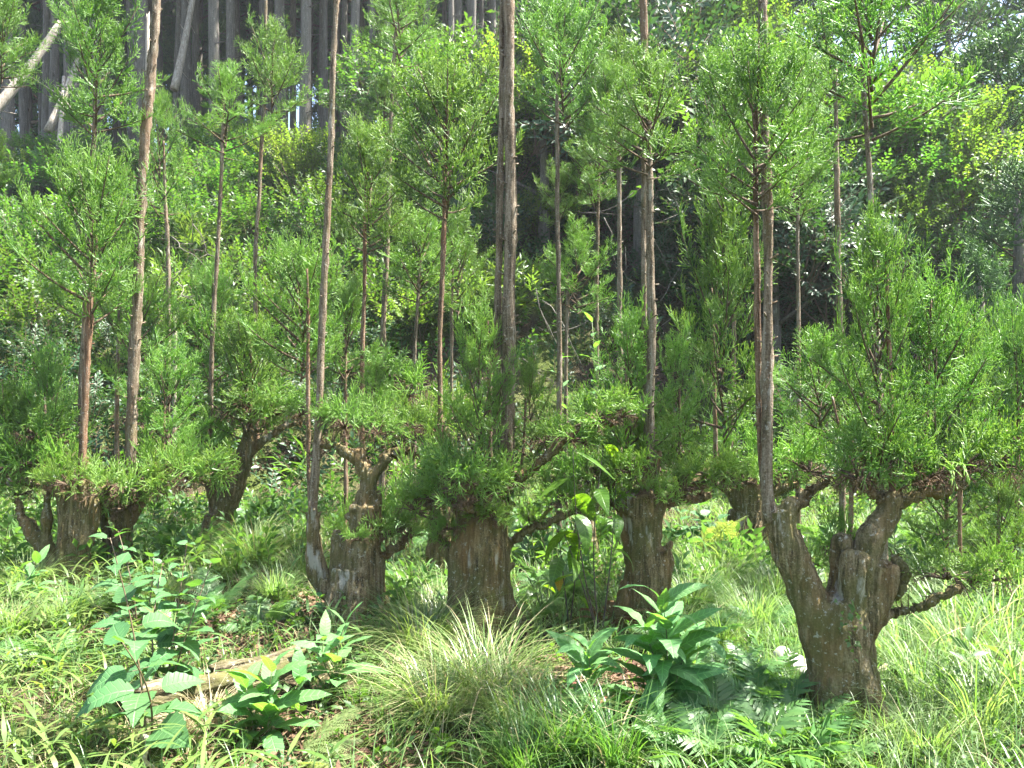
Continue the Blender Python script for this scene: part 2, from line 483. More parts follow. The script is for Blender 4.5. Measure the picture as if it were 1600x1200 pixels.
# ------------------------------------------------------------------ SETTING: one ground sheet
def build_ground():
    xs = np.concatenate([np.linspace(-130, -16, 30)[:-1], np.linspace(-16, 16, 150), np.linspace(16, 130, 30)[1:]])
    ys = np.concatenate([np.linspace(-40, 1, 14)[:-1], np.linspace(1, 11, 90)[:-1], np.linspace(11, 26, 60)[:-1], np.linspace(26, 160, 30)])
    X, Y = np.meshgrid(xs, ys)
    Z = ground_z(X.ravel(), Y.ravel())
    V = np.stack([X.ravel(), Y.ravel(), Z], 1)
    nx, ny = len(xs), len(ys)
    i = (np.arange(ny - 1)[:, None] * nx + np.arange(nx - 1)[None]).ravel()
    F = np.stack([i, i + 1, i + nx + 1, i + nx], 1)
    o = link('ground', mesh_np('ground', V, F, M['ground'], smooth=True), kind='structure')
    return o


build_ground()


# ------------------------------------------------------------------ cedar foliage
def shoot(L_, n, nl, nw, r, bend=.25, core=True, tipt=.5):
    t = (np.arange(n) + .5) / n
    ph = np.arange(n) * 2.39996 + r.uniform(0, 6.28)
    base = np.stack([L_ * t, np.zeros(n), bend * L_ * t * t], 1)
    d = nrm(np.stack([np.ones(n), np.zeros(n), 2 * bend * t], 1))
    y = np.tile([0., 1, 0], (n, 1)); z = np.cross(d, y)
    rad = y * np.cos(ph)[:, None] + z * np.sin(ph)[:, None]
    a = R(33) * (1 - .5 * t) * r.uniform(.8, 1.2, n)
    nd = d * np.cos(a)[:, None] + rad * np.sin(a)[:, None]
    side = nrm(np.cross(nd, rad))
    ll = nl * (1 - .35 * t) * r.uniform(.8, 1.15, n)
    tip = base + nd * ll[:, None] 
    V = np.stack([base - side * nw / 2, base + side * nw / 2, tip], 1).reshape(-1, 3)
    F = np.arange(3 * n).reshape(-1, 3)
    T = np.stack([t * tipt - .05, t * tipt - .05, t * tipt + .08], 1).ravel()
    g = Geo(); g.add(V, F, T, 0)
    if core:
        q = np.array([0, .5, 1.])
        pts = np.stack([L_ * q, 0 * q, bend * L_ * q * q], 1)
        cv, cf = tube(pts, np.array([.0032, .0028, .0012]) * (nw / .0055), 3, cap=False)
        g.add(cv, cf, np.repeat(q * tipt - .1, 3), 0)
    return g.arrays()


def branchlet(r, L_=.34, dens=1.0, nl=.0185, nw=.0085):
    """One leafy side branch along +X: an axis with feathery shoots on both sides."""
    g = Geo()
    b = r.uniform(.05, .3)
    g.addg(shoot(L_, int(L_ / .0085), nl, nw, r, b))
    k = int(10 * dens)
    for i in range(k):
        t = .08 + .86 * (i + r.uniform(-.3, .3)) / k
        t = min(max(t, .03), .97)
        l = (.165 * (1 - t) ** .8 + .055) * r.uniform(.75, 1.2) * L_ / .34
        pos = np.array([L_ * t, 0, b * L_ * t * t])
        sgn = 1 if i % 2 else -1
        ph = sgn * PI / 2 + r.normal(0, .55)
        an = R(r.uniform(34, 62))
        d = np.array([math.cos(an), math.sin(an) * math.sin(ph), math.sin(an) * math.cos(ph) + .12])
        m_ = frame(d)
        sh = shoot(l, max(6, int(l / .0075)), nl, nw, r, r.uniform(.1, .35))
        g.addg(sh, m_, pos)
        if l > .1:
            for u in (.35, .6):
                s2 = -1 if r.random() < .5 else 1
                d2 = np.array([math.cos(.7), math.sin(.7) * s2, .25])
                g.addg(shoot(l * .45, max(5, int(l * .45 / .0075)), nl, nw, r, .2), m_ @ frame(d2), pos + m_ @ np.array([l * u, 0, .2 * l * u * u]), 1, .05)
    return g.arrays()


BLETS = [branchlet(np.random.default_rng(50 + i), L_=.27, nl=.0165, nw=.0068) for i in range(6)]
BLETS_S = [branchlet(np.random.default_rng(60 + i), L_=.20, dens=.8, nl=.0155, nw=.0068) for i in range(6)]
BLETS_LO = [branchlet(np.random.default_rng(70 + i), L_=.34, dens=.8, nl=.024, nw=.013) for i in range(4)]


def add_twig(g, pts, rad, mat=1):
    v, f = tube(pts, rad, 5)
    g.add(v, f, 0.0, mat)


def crown(seed, H=1.2, W=1.0, nb=25, per=7, lets=BLETS, shape='brush', dens=1.0, mats=None, up=1.0):
    """A pruned cedar crown, base at z=0, stem axis on z; branches rise and spread like a brush."""
    r = np.random.default_rng(seed)
    g = Geo()
    for i in range(nb):
        t = (i + r.uniform(-.3, .3)) / nb
        t = min(max(t, 0), .97)
        az = i * 2.39996 + r.normal(0, .25)
        if shape == 'brush':
            z0 = H * (.06 + .8 * t)
            el = R(14 + 54 * t + r.normal(0, 9)) * up
            ln = (W * .62 * (1 - t) ** .55 * (0.62 + .55 * min(1, t * 3)) + .12) * r.uniform(.72, 1.15)
        else:                                  # 'cone': a taller tree, drooping to level branches
            z0 = H * (.02 + .94 * t)
            el = R(-4 + 50 * t + r.normal(0, 8))
            ln = (W * .56 * (1 - t) ** .8 + .10) * r.uniform(.75, 1.12)
        d = np.array([math.cos(az) * math.cos(el), math.sin(az) * math.cos(el), math.sin(el)])
        q = np.linspace(0, 1, 6)[:, None]
        curl = r.uniform(.0, .28)
        pts = np.array([0, 0, z0]) + d * ln * q + np.array([0, 0, 1]) * curl * ln * q * q
        rad = np.linspace(.0075, .002, 6) * (ln / .5 + .4)
        add_twig(g, pts, rad)
        k = max(3, int(per * dens * (ln / .5) ** .8))
        for j in range(k):
            u = .28 + .72 * (j + r.uniform(0, 1)) / k
            pos = np.array([0, 0, z0]) + d * ln * u + np.array([0, 0, 1]) * curl * ln * u * u
            dd = nrm(d + np.array([0, 0, 2 * curl * u]))
            f_ = frame(dd, roll=r.uniform(-.5, .5))
            sg = 1 if j % 2 else -1
            an = R(r.uniform(28, 68)) if j < k - 1 else 0
            lo = f_ @ np.array([math.cos(an), sg * math.sin(an), r.uniform(-.1, .35)])
            sc = (1.0 - .3 * u) * r.uniform(.7, 1.1)
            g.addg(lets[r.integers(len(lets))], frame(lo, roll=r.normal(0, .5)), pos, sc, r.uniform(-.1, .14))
    # leader
    for j in range(5):
        d = nrm(np.array([r.normal(0, .25), r.normal(0, .25), 1]))
        g.addg(lets[r.integers(len(lets))], frame(d, roll=r.uniform(0, 6)), (0, 0, H * (.75 + .05 * j)), .8, .1)
    return g.mesh('cedar_crown', mats or [M['cedar'], M['twig']])


def pad(seed, rx=.24, ry=.21, h=.15, k=30, lets=BLETS_S, mats=None):
    """The low cushion of upright shoots on a daisugi arm; base at z=0."""
    r = np.random.default_rng(seed)
    g = Geo()
    for i in range(k):
        a = r.uniform(0, 2 * PI); q = math.sqrt(r.uniform(0, 1))
        x, y = rx * q * math.cos(a), ry * q * math.sin(a)
        el = R(86 - 66 * q + r.normal(0, 16))
        az = a + r.normal(0, .5)
        d = np.array([math.cos(az) * math.cos(el), math.sin(az) * math.cos(el), math.sin(el)])
        z = h * (1 - q * q) * r.uniform(0, .6)
        g.addg(lets[r.integers(len(lets))], frame(d, roll=r.uniform(0, 6.28)), (x * .85, y * .85, z), r.uniform(.55, 1.05), r.uniform(.05, .3))
        if i % 4 == 0:
            add_twig(g, np.array([[x * .1, y * .1, -.02], [x * .5, y * .5, z * .5], [x * .85, y * .85, z]]), [.008, .006, .003])
    for i in range(int(k * .4)):
        a = r.uniform(0, 2 * PI); q = math.sqrt(r.uniform(0, 1)) * .8
        x, y = rx * q * math.cos(a), ry * q * math.sin(a)
        el = r.uniform(-.9, .25)
        d = np.array([math.cos(a) * math.cos(el), math.sin(a) * math.cos(el), math.sin(el)])
        V_, F_, T_, M_ = lets[r.integers(len(lets))]
        g.add(V_ @ frame(d, roll=r.uniform(0, 6.28)).T * r.uniform(.3, .55) + np.array([x, y, -.01]), F_, T_, 2)
        add_twig(g, np.array([[x * .3, y * .3, -.02], [x * .8, y * .8, -.01], np.array([x, y, -.01]) + d * r.uniform(.04, .12)]), [.005, .004, .0015])
    return g.mesh('cedar_cushion', mats or [M['cedar'], M['twig'], M['deadcedar']])


CROWNS = [crown(101, 1.0, .72), crown(102, .95, .8, nb=26), crown(103, 1.1, .66, nb=24), crown(104, .95, .76, nb=22, per=7), crown(105, 1.3, .72, nb=30, per=7)]
SPARSE = [crown(111, 1.0, .75, nb=20, per=6), crown(112, .95, .9, nb=19, per=6)]
PADS = [pad(201), pad(202, .29, .18, .13, 32), pad(203, .2, .2, .19, 28)]
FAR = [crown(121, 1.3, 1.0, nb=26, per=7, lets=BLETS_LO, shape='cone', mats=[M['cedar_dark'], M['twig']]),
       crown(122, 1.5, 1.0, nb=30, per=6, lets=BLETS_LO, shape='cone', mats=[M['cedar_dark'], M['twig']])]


# ------------------------------------------------------------------ bark work
def bark_displace(V, N_, amp=.010, sc=1.0, seed=1):
    p = V * sc
    a = vnoise(p * np.array([34, 34, 2.6]), seed)
    b = vnoise(p * np.array([75, 75, 6.0]), seed + 1)
    c = vnoise(p * 9.0, seed + 2)
    e = vnoise(p * 24.0, seed + 3)
    a = .7 * a + .3 * b
    ridge = 1 - np.abs(2 * a - 1)
    lump = vnoise(p * np.array([11, 11, 4.0]), seed + 6) - .5
    d = .035 * lump + amp * 1.5 * (1.3 * (ridge - .6) + .7 * (b - .5) + 1.3 * (c - .5) + .5 * (e - .5))
    return V + N_ * d[:, None]


def fused(name, tubes, voxel, mat, parent, root, amp=.010, seed=1, knuckles=True):
    """Several limbs grown together into one trunk mesh (voxel remesh, then bark relief)."""
    Vs, Fs, n = [], [], 0
    rk = np.random.default_rng(seed + 77)
    tubes = list(tubes)
    for pts, rad in list(tubes):
        if pts[0][2] < root[2] + .12 and rad[0] > .05:         # root flare
            for k in range(5):
                a = k * 1.257 + rk.uniform(-.4, .4)
                h = np.array([math.cos(a), math.sin(a), 0])
                b = pts[0] * 1.0; b[2] = root[2]
                tubes.append((np.array([b + h * rad[0] * .55 + [0, 0, rad[0] * 2.2], b + h * rad[0] * .95 + [0, 0, rad[0] * .8], b + h * rad[0] * rk.uniform(1.5, 2.0) - [0, 0, .05]]), np.array([.35, .36, .2]) * rad[0]))
        if knuckles and rad[-1] > .035 and len(pts) > 2:                    # knuckles at a pollarded head
            for k in range(6):
                a = k * 1.05 + rk.uniform(-.4, .4)
                h = np.array([math.cos(a), math.sin(a), 0])
                e = pts[-1] + np.array([0, 0, -rk.uniform(0, 1.2) * rad[-1]])
                tubes.append((np.array([e + h * rad[-1] * .3, e + h * rad[-1] * .95 + [0, 0, .02], e + h * rad[-1] * rk.uniform(1.1, 1.7) + [0, 0, rk.uniform(.02, .09)]]), np.array([.42, .36, .2]) * rad[-1] * rk.uniform(.7, 1.1)))
    for pts, rad in tubes:
        p, r_ = smooth_path(pts, rad, 8)
        v, f = tube(p, r_, 20)
        Vs.append(v); Fs.append(f + n); n += len(v)
    V = np.concatenate(Vs) - root
    me = mesh_np('tmp', V, np.concatenate(Fs), mat)
    o = bpy.data.objects.new('tmp', me)
    COL.objects.link(o)
    md = o.modifiers.new('r', 'REMESH'); md.mode = 'VOXEL'; md.voxel_size = voxel; md.use_smooth_shade = True
    s = o.modifiers.new('s', 'SMOOTH'); s.factor = .5; s.iterations = 2
    dg = bpy.context.evaluated_depsgraph_get()
    m2 = bpy.data.meshes.new_from_object(o.evaluated_get(dg))
    bpy.data.objects.remove(o); bpy.data.meshes.remove(me)
    k = len(m2.vertices)
    co = np.empty(k * 3, np.float32); m2.vertices.foreach_get('co', co)
    no = np.empty(k * 3, np.float32); m2.vertex_normals.foreach_get('vector', no)
    V = co.reshape(-1, 3).astype(float)
    V2 = bark_displace(V, no.reshape(-1, 3).astype(float), amp, 1.0, seed)
    m2.vertices.foreach_set('co', V2.astype(np.float32).ravel())
    m2.name = name
    m2.materials.clear(); m2.materials.append(mat)
    m2.polygons.foreach_set('use_smooth', np.ones(len(m2.polygons), bool))
    m2.update()
    o = link(name, m2, parent)
    m2.vertex_normals.foreach_get('vector', no)
    NN = no.reshape(-1, 3).astype(float)
    ok = np.where((np.abs(NN[:, 2]) < .45))[0]
    g = Geo()
    H = V2[:, 2].max() - V2[:, 2].min()
    for _ in range(70):
        i0 = ok[rk.integers(len(ok))]
        L_ = rk.uniform(.06, .22); w = rk.uniform(.004, .013)
        ax = np.array([rk.normal(0, .06), rk.normal(0, .06), 1])
        row = []
        for u in np.linspace(-.5, .5, 6):
            q = V2[i0] + ax * L_ * u
            d2 = ((V2 - q) ** 2).sum(1)
            i = int(d2.argmin())
            if d2[i] > .0009:
                break
            lift = .003 + (.016 * max(0, abs(u) - .25) * 4 * rk.uniform(.2, 1))
            row.append((q - NN[i] * ((q - V2[i]) @ NN[i]) + NN[i] * lift, nrm(np.cross(NN[i], ax)), w * (1 - 1.5 * max(0, abs(u) - .3))))
        if len(row) < 4:
            continue
        k_ = len(row)
        A = np.array([c - s_ * ww / 2 for c, s_, ww in row] + [c + s_ * ww / 2 for c, s_, ww in row])
        F_ = []
        for j in range(k_ - 1):
            F_ += [[j, j + 1, k_ + j + 1], [j, k_ + j + 1, k_ + j]]
        g.add(A, F_, 0)
    if g.n:
        link('loose_bark', g.mesh('loose_bark', mat), parent, kind='stuff')
    return o


def spec(lst, Y):
    """[(px, py, width_px[, dy])] at depth Y -> points and radii in metres."""
    pts, rad = [], []
    for q in lst:
        y = Y + (q[3] if len(q) > 3 else 0)
        pts.append(P(q[0], q[1], y)); rad.append(q[2] / 2 / FPX * y)
    return np.array(pts), np.array(rad)


def pole(name, lst, Y, mat, parent, root, seed=0, n=14, knots=True):
    """A slender upright stem with knots and slight wobble."""
    pts, rad = spec(lst, Y)
    rad = rad * .78
    p, r_ = smooth_path(pts, rad, 14)
    # resample evenly
    s = np.concatenate([[0], np.cumsum(np.linalg.norm(np.diff(p, axis=0), axis=1))])
    m_ = max(10, int(s[-1] / .035))
    u = np.linspace(0, s[-1], m_)
    p = np.stack([np.interp(u, s, p[:, k]) for k in range(3)], 1); r_ = np.interp(u, s, r_)
    r2 = r_ * (1 + .10 * (vnoise(np.stack([u * 6, u * 0 + seed, u * 0], 1), seed) - .5) * 2)
    p[:, 0] += (vnoise(np.stack([u * 1.6, u * 0 + seed, u * 0], 1), seed + 5) - .5) * r_ * .7
    v, f = tube(p, r2, n)
    c = np.repeat(p, n, 0); nn = np.zeros_like(v); nn[:len(c)] = nrm(v[:len(c)] - c)
    k = vnoise(v * np.array([60, 60, 26.0]), seed) ** 3 * r_.mean() * .45 - r_.mean() * .08
    k2 = (vnoise(v * np.array([90, 90, 7.0]), seed + 2) - .5) * r_.mean() * .22
    v = v + nn * (k + k2)[:, None]
    g = Geo(); g.add(v - root, f, 0)
    r3 = np.random.default_rng(seed + 900)
    if knots:                                       # stubs of pruned twigs
        for _ in range(int(s[-1] * 9)):
            i = r3.integers(2, m_ - 2); a = r3.uniform(0, 2 * PI)
            d = np.array([math.cos(a), math.sin(a), r3.uniform(.1, .7)])
            b = p[i] + d * r_[i] * .7 - root
            l = r3.uniform(.25, .9) * r_[i] + .004
            sv, sf = tube(np.array([b, b + d * (r_[i] * .35 + l)]), [r_[i] * .17 + .0015, r_[i] * .11 + .001], 5)
            g.add(sv, sf, 0)
    return link(name, g.mesh(name, mat, smooth=True), parent)


def put_crown(parent, root, px, top, bot, wpx, Y, variant, name='foliage', rz=None, dy=0.0, squash=1.0):
    """A crown that spans TOP..BOT (photo rows) at depth Y."""
    me = variant
    V = np.empty(len(me.vertices) * 3, np.float32)
    if 'ext' not in me:
        me.vertices.foreach_get('co', V)
        v = V.reshape(-1, 3)
        me['ext'] = [float(np.percentile(v[:, 2], 1)), float(np.percentile(v[:, 2], 99.5)), float(2 * np.percentile(np.hypot(v[:, 0], v[:, 1]), 97))]
    z0, z1, w = me['ext']
    Yw = Y + dy
    h = (bot - top) / FPX * Yw
    sz = h / (z1 - z0)
    sx = (1.18 if bot < 600 else .98) * (wpx / FPX * Yw) / w
    base = P(px, bot, Yw) - np.array([0, 0, z0 * sz])
    return link(name, me, parent, base - root, (0, 0, rng.uniform(0, 6.28) if rz is None else rz), (sx, sx, sz))


def put_pad(parent, root, px, py, wpx, Y, i, name='foliage', dy=0.0, hs=1.0, tilt=0.0):
    me = PADS[i % len(PADS)]
    s = (wpx / FPX * (Y + dy)) / .58
    return link(name, me, parent, P(px, py + rng.normal(0, 20) - 6, Y + dy) - root, (rng.normal(0, .25), tilt + rng.normal(0, .25), rng.uniform(0, 6.28)), (s * rng.uniform(.75, 1.1), s * rng.uniform(.75, 1.1), s * hs * rng.uniform(1.0, 1.7)))


def branch(parent, root, lst, Y, mat, pads=(), seed=0, name='branch'):
    """A gnarled arm of a daisugi with its own foliage cushions."""
    pts, rad = spec(lst, Y)
    p, r_ = smooth_path(pts, rad, 9)
    u = np.arange(len(p)) * .35
    for k in range(3):
        p[1:, k] += ((vnoise(np.stack([u * 1.4, u * 0 + k, u * 0 + seed], 1), seed + k) - .5) * r_ * 1.5)[1:]
    r_ = r_ * (1 + .5 * (vnoise(np.stack([u * 3, u * 0, u * 0 + seed], 1), seed + 9) - .4))
    v, f = tube(p, r_, 12)
    c = np.concatenate([np.repeat(p, 12, 0), p[:1], p[-1:]])
    nn = nrm(v - c)
    v = v + nn * ((vnoise(v * 40, seed) - .5) * r_.mean() * .9 + (vnoise(v * 90, seed + 1) - .5) * r_.mean() * .5)[:, None]
    g = Geo(); g.add(v - root, f, 0)
    r3 = np.random.default_rng(seed + 40)
    for _ in range(26):                              # dead twig stubs and frayed bark
        i = r3.integers(2, len(p))
        d = nrm(r3.normal(0, 1, 3) + np.array([0, 0, .3]))
        b = p[i] + d * r_[i] * .5 - root
        l = r3.uniform(.02, .07)
        sv, sf = tube(np.array([b, b + d * l * .5, b + d * l + r3.normal(0, .008, 3)]), [.004, .003, .0012], 4)
        g.add(sv, sf, 0)
    o = link(name, g.mesh(name, mat, smooth=True), parent)
    for (px, py, w, i) in pads:
        put_pad(o, root, px, py, w, Y, i)
    return o


def where(px):
    for lim, ph in ((140, 'left of the russet pole'), (225, 'behind the leaning grey pole'), (330, 'right of the leaning grey pole'), (500, 'left of the elbow pole'),
                    (640, 'right of the elbow pole'), (780, 'left of the twin tall poles'), (900, 'right of the twin tall poles'), (1010, 'left of the single straight pole'),
                    (1190, 'right of the single straight pole'), (1320, 'above the forked bole'), (1450, 'right of the forked bole')):
        if px < lim:
            return ph
    return 'at the right edge'


# ------------------------------------------------------------------ the pollarded cedars (daisugi)
def base_of(px, Y):
    x = (px - 800) / FPX * Y
    return np.array([x, Y, gz(x, Y) - .02])


def tubes(specs, Y):
    return [spec(s, Y) for s in specs]


# tree at right, in front
Y = 3.82
r0 = base_of(1315, Y)
t = thing('pollarded_cedar', 'thick forked cedar bole with pale bark and two raised limbs in front at right', 'tree', r0, 'pollarded platform cedars')
fused('trunk', tubes([
    [(1318, 1150, 98), (1316, 1090, 86), (1313, 1030, 86), (1308, 970, 94), (1306, 935, 70)],
    [(1340, 1140, 38), (1342, 1060, 36, -.02), (1343, 980, 46), (1350, 930, 42)],
    [(1288, 1130, 48, -.03), (1290, 1050, 46, -.03), (1284, 990, 56, -.02), (1262, 930, 54), (1238, 875, 46), (1222, 830, 44), (1216, 795, 44)],
    [(1225, 830, 40), (1232, 800, 34), (1243, 778, 22)],
    [(1310, 950, 34, .03), (1312, 890, 27, .03), (1317, 842, 25, .03)],
    [(1322, 970, 52), (1334, 905, 48), (1360, 852, 41), (1385, 808, 36), (1396, 775, 32)],
    [(1326, 1000, 40, -.01), (1330, 935, 40, -.03), (1332, 895, 36, -.04), (1336, 868, 34, -.04)],
    [(1340, 990, 50), (1368, 940, 50), (1377, 905, 50), (1379, 880, 48)],
    [(1360, 968, 40), (1385, 962, 24), (1402, 957, 14)],
], Y), .0085, M['bark_pale'], t, r0, .012, 3, knuckles=False)
branch(t, r0, [(1395, 958, 15), (1425, 950, 12), (1448, 942, 12), (1470, 930, 13), (1505, 915, 13), (1540, 895, 8)], Y, M['bark'], [(1480, 905, 150, 0), (1545, 880, 130, 2)], 11)
branch(t, r0, [(1380, 930, 18), (1404, 925, 14), (1414, 900, 13), (1408, 882, 13), (1396, 872, 9)], Y, M['bark_pale'], [], 12)
branch(t, r0, [(1395, 790, 22), (1430, 775, 15), (1470, 772, 14), (1510, 752, 11)], Y, M['bark'], [(1440, 755, 170, 1), (1500, 740, 160, 0), (1560, 728, 150, 2)], 13)
branch(t, r0, [(1390, 790, 22), (1362, 770, 15), (1335, 752, 12)], Y, M['bark'], [(1345, 728, 150, 2), (1395, 722, 170, 0)], 14)
branch(t, r0, [(1240, 790, 22), (1262, 768, 15), (1290, 752, 10)], Y + .2, M['bark'], [(1268, 752, 150, 1)], 15)
put_pad(t, r0, 1308, 842, 80, Y, 2, dy=.12, hs=1.5)
put_pad(t, r0, 1265, 880, 70, Y, 1, dy=.25, hs=1.6)
s = pole('stem', [(1205, 815, 34), (1198, 770, 25), (1198, 690, 22), (1198, 480, 20), (1197, 300, 19), (1193, 100, 17), (1190, -200, 15)], Y, M['pole'], t, r0, 21)
s = pole('stem', [(1193, 770, 15), (1188, 700, 14), (1184, 600, 13), (1182, 420, 12), (1180, 280, 10), (1180, 60, 6)], Y + .05, M['pole_red'], t, r0, 22)
put_crown(s, r0, 1182, 55, 310, 185, Y - .12, CROWNS[0])
put_crown(s, r0, 1130, 60, 300, 120, Y + .3, CROWNS[2])
put_crown(s, r0, 1240, 70, 290, 110, Y + .35, CROWNS[4])
s = pole('stem', [(1396, 780, 14), (1394, 700, 11), (1390, 560, 9), (1386, 430, 6), (1382, 360, 4)], Y, M['pole_red'], t, r0, 23)
put_crown(s, r0, 1372, 325, 700, 185, Y, CROWNS[4])
s = pole('stem', [(1440, 775, 9), (1445, 690, 8), (1450, 560, 6), (1455, 470, 4)], Y + .25, M['pole_red'], t, r0, 24)
put_crown(s, r0, 1462, 405, 720, 185, Y + .2, CROWNS[2])
s = pole('stem', [(1335, 770, 8), (1318, 700, 7), (1300, 620, 5)], Y + .2, M['pole_red'], t, r0, 25)
put_crown(s, r0, 1280, 510, 690, 170, Y + .6, SPARSE[0])

IVY = (t, r0.copy(), Y)
# centre-right tree
Y = 5.25
r0 = base_of(1002, Y)
t = thing('pollarded_cedar', 'dark barked cedar stump with one side lobe and a single straight pole, right of centre', 'tree', r0, 'pollarded platform cedars')
fused('trunk', tubes([
    [(1000, 1015, 70), (1003, 940, 60), (1004, 860, 58), (1000, 800, 56), (1000, 772, 58)],
    [(1022, 1005, 36, -.03), (1028, 930, 32, -.03), (1032, 880, 36, -.03), (1030, 858, 32, -.03)],
    [(1022, 870, 18), (1027, 820, 16), (1035, 785, 17), (1045, 772, 13)],
    [(984, 880, 22), (980, 850, 20), (982, 800, 26), (975, 775, 20)],
    [(1010, 790, 30), (1040, 778, 18), (1062, 770, 13)],
    [(992, 790, 26), (970, 768, 17), (955, 752, 12)],
    [(1012, 800, 40), (1016, 760, 26), (1018, 720, 18)],
], Y), .0095, M['bark'], t, r0, .012, 5)
branch(t, r0, [(1050, 776, 14), (1080, 760, 12), (1105, 742, 13), (1140, 746, 10)], Y, M['bark'], [(1065, 752, 120, 0), (1115, 738, 130, 1), (1165, 745, 110, 2)], 31)
branch(t, r0, [(1040, 790, 14), (1075, 782, 13), (1110, 776, 11)], Y + .1, M['bark'], [(1095, 782, 110, 1)], 32)
branch(t, r0, [(965, 762, 14), (945, 744, 12), (925, 735, 8)], Y, M['bark'], [(960, 745, 110, 2), (925, 745, 90, 0)], 33)
put_pad(t, r0, 1000, 745, 130, Y, 1, dy=.15, hs=1.2)
put_pad(t, r0, 985, 765, 90, Y, 2, dy=-.18)
put_pad(t, r0, 1030, 768, 80, Y, 0, dy=-.16)
put_pad(t, r0, 1045, 720, 120, Y, 0, dy=.25, hs=1.4)
s = pole('stem', [(1017, 790, 22), (1018, 700, 18), (1018, 500, 17), (1014, 260, 15), (1005, 0, 13), (998, -200, 12)], Y, M['pole'], t, r0, 34)
s = pole('stem', [(1008, 770, 12), (1009, 600, 11), (1006, 400, 10), (1006, 240, 9), (1008, 120, 5)], Y + .12, M['pole'], t, r0, 35)
put_crown(s, r0, 1012, 70, 265, 165, Y - .15, CROWNS[3])
put_crown(s, r0, 955, 90, 240, 90, Y + .3, CROWNS[0])
s = pole('stem', [(985, 765, 8), (980, 680, 7), (978, 560, 5)], Y + .15, M['pole_red'], t, r0, 36)
put_crown(s, r0, 985, 465, 700, 145, Y + .15, CROWNS[2])
s = pole('stem', [(1060, 762, 8), (1062, 690, 6), (1060, 600, 4)], Y + .3, M['pole_red'], t, r0, 37)
put_crown(s, r0, 1058, 505, 690, 110, Y + .4, SPARSE[1])

# centre tree
Y = 5.1
r0 = base_of(748, Y)
t = thing('pollarded_cedar', 'broad twin lobed cedar stump carrying two tall poles in the middle', 'tree', r0, 'pollarded platform cedars')
fused('trunk', tubes([
    [(755, 1025, 86), (755, 950, 76), (756, 870, 76), (757, 810, 74), (758, 778, 64)],
    [(722, 1020, 50, -.02), (724, 950, 46, -.02), (726, 880, 46), (728, 830, 40), (735, 795, 34)],
    [(785, 1020, 30, .05), (783, 950, 28, .05), (780, 880, 30)],
    [(740, 820, 34), (722, 792, 19), (700, 780, 15), (680, 785, 11)],
    [(720, 880, 22), (705, 866, 15), (692, 858, 9)],
    [(770, 810, 36), (785, 775, 26), (790, 745, 24)],
    [(780, 880, 22), (793, 852, 15), (812, 838, 12)],
    [(765, 805, 28), (788, 800, 16), (802, 786, 11)],
    [(762, 800, 44), (776, 765, 24), (775, 730, 18)],
], Y), .0095, M['bark'], t, r0, .012, 7)
branch(t, r0, [(780, 775, 18), (800, 750, 16), (830, 735, 14), (862, 708, 13), (888, 684, 12), (918, 666, 11), (965, 660, 8)], Y - .05, M['bark'], [(890, 690, 120, 1), (930, 664, 130, 0), (850, 710, 80, 2), (970, 655, 80, 2)], 41)
branch(t, r0, [(805, 842, 13), (832, 826, 11), (862, 815, 10), (905, 795, 7)], Y - .05, M['bark'], [(870, 812, 90, 1), (915, 790, 80, 2), (830, 828, 60, 0)], 42)
branch(t, r0, [(690, 783, 12), (668, 790, 10), (645, 780, 7)], Y - .05, M['bark'], [(690, 770, 150, 0), (650, 785, 110, 1)], 43)
branch(t, r0, [(735, 800, 16), (720, 772, 12), (712, 755, 8)], Y - .2, M['bark'], [(715, 762, 150, 2), (755, 768, 130, 1)], 44)
branch(t, r0, [(700, 862, 10), (690, 845, 8), (678, 832, 5)], Y, M['bark'], [(692, 850, 60, 2)], 45)
put_pad(t, r0, 795, 775, 100, Y, 1, dy=-.15)
put_pad(t, r0, 728, 790, 120, Y, 0, dy=-.26)
put_pad(t, r0, 770, 792, 90, Y, 2, dy=-.24, hs=.8)
put_pad(t, r0, 675, 770, 120, Y, 1, dy=.1, hs=1.3)
put_pad(t, r0, 700, 830, 60, Y, 2, dy=-.1)
put_pad(t, r0, 760, 800, 80, Y, 0, dy=-.2, hs=.7)
s = pole('stem', [(789, 770, 30), (790, 690, 27), (793, 480, 25), (797, 300, 23), (797, 100, 20), (795, 0, 19), (792, -220, 17)], Y, M['pole'], t, r0, 46)
s = pole('stem', [(775, 760, 20), (775, 680, 17), (778, 480, 15), (782, 300, 13), (784, 0, 10), (784, -200, 9)], Y + .03, M['pole'], t, r0, 47)
s = pole('stem', [(766, 760, 10), (766, 690, 9), (764, 600, 7), (762, 500, 4)], Y - .12, M['pole_red'], t, r0, 48)
put_crown(s, r0, 748, 455, 720, 130, Y - .15, CROWNS[2])
s = pole('stem', [(812, 750, 7), (818, 690, 6), (822, 620, 4)], Y + .1, M['pole_red'], t, r0, 49)
put_crown(s, r0, 828, 545, 720, 105, Y + .1, SPARSE[1])

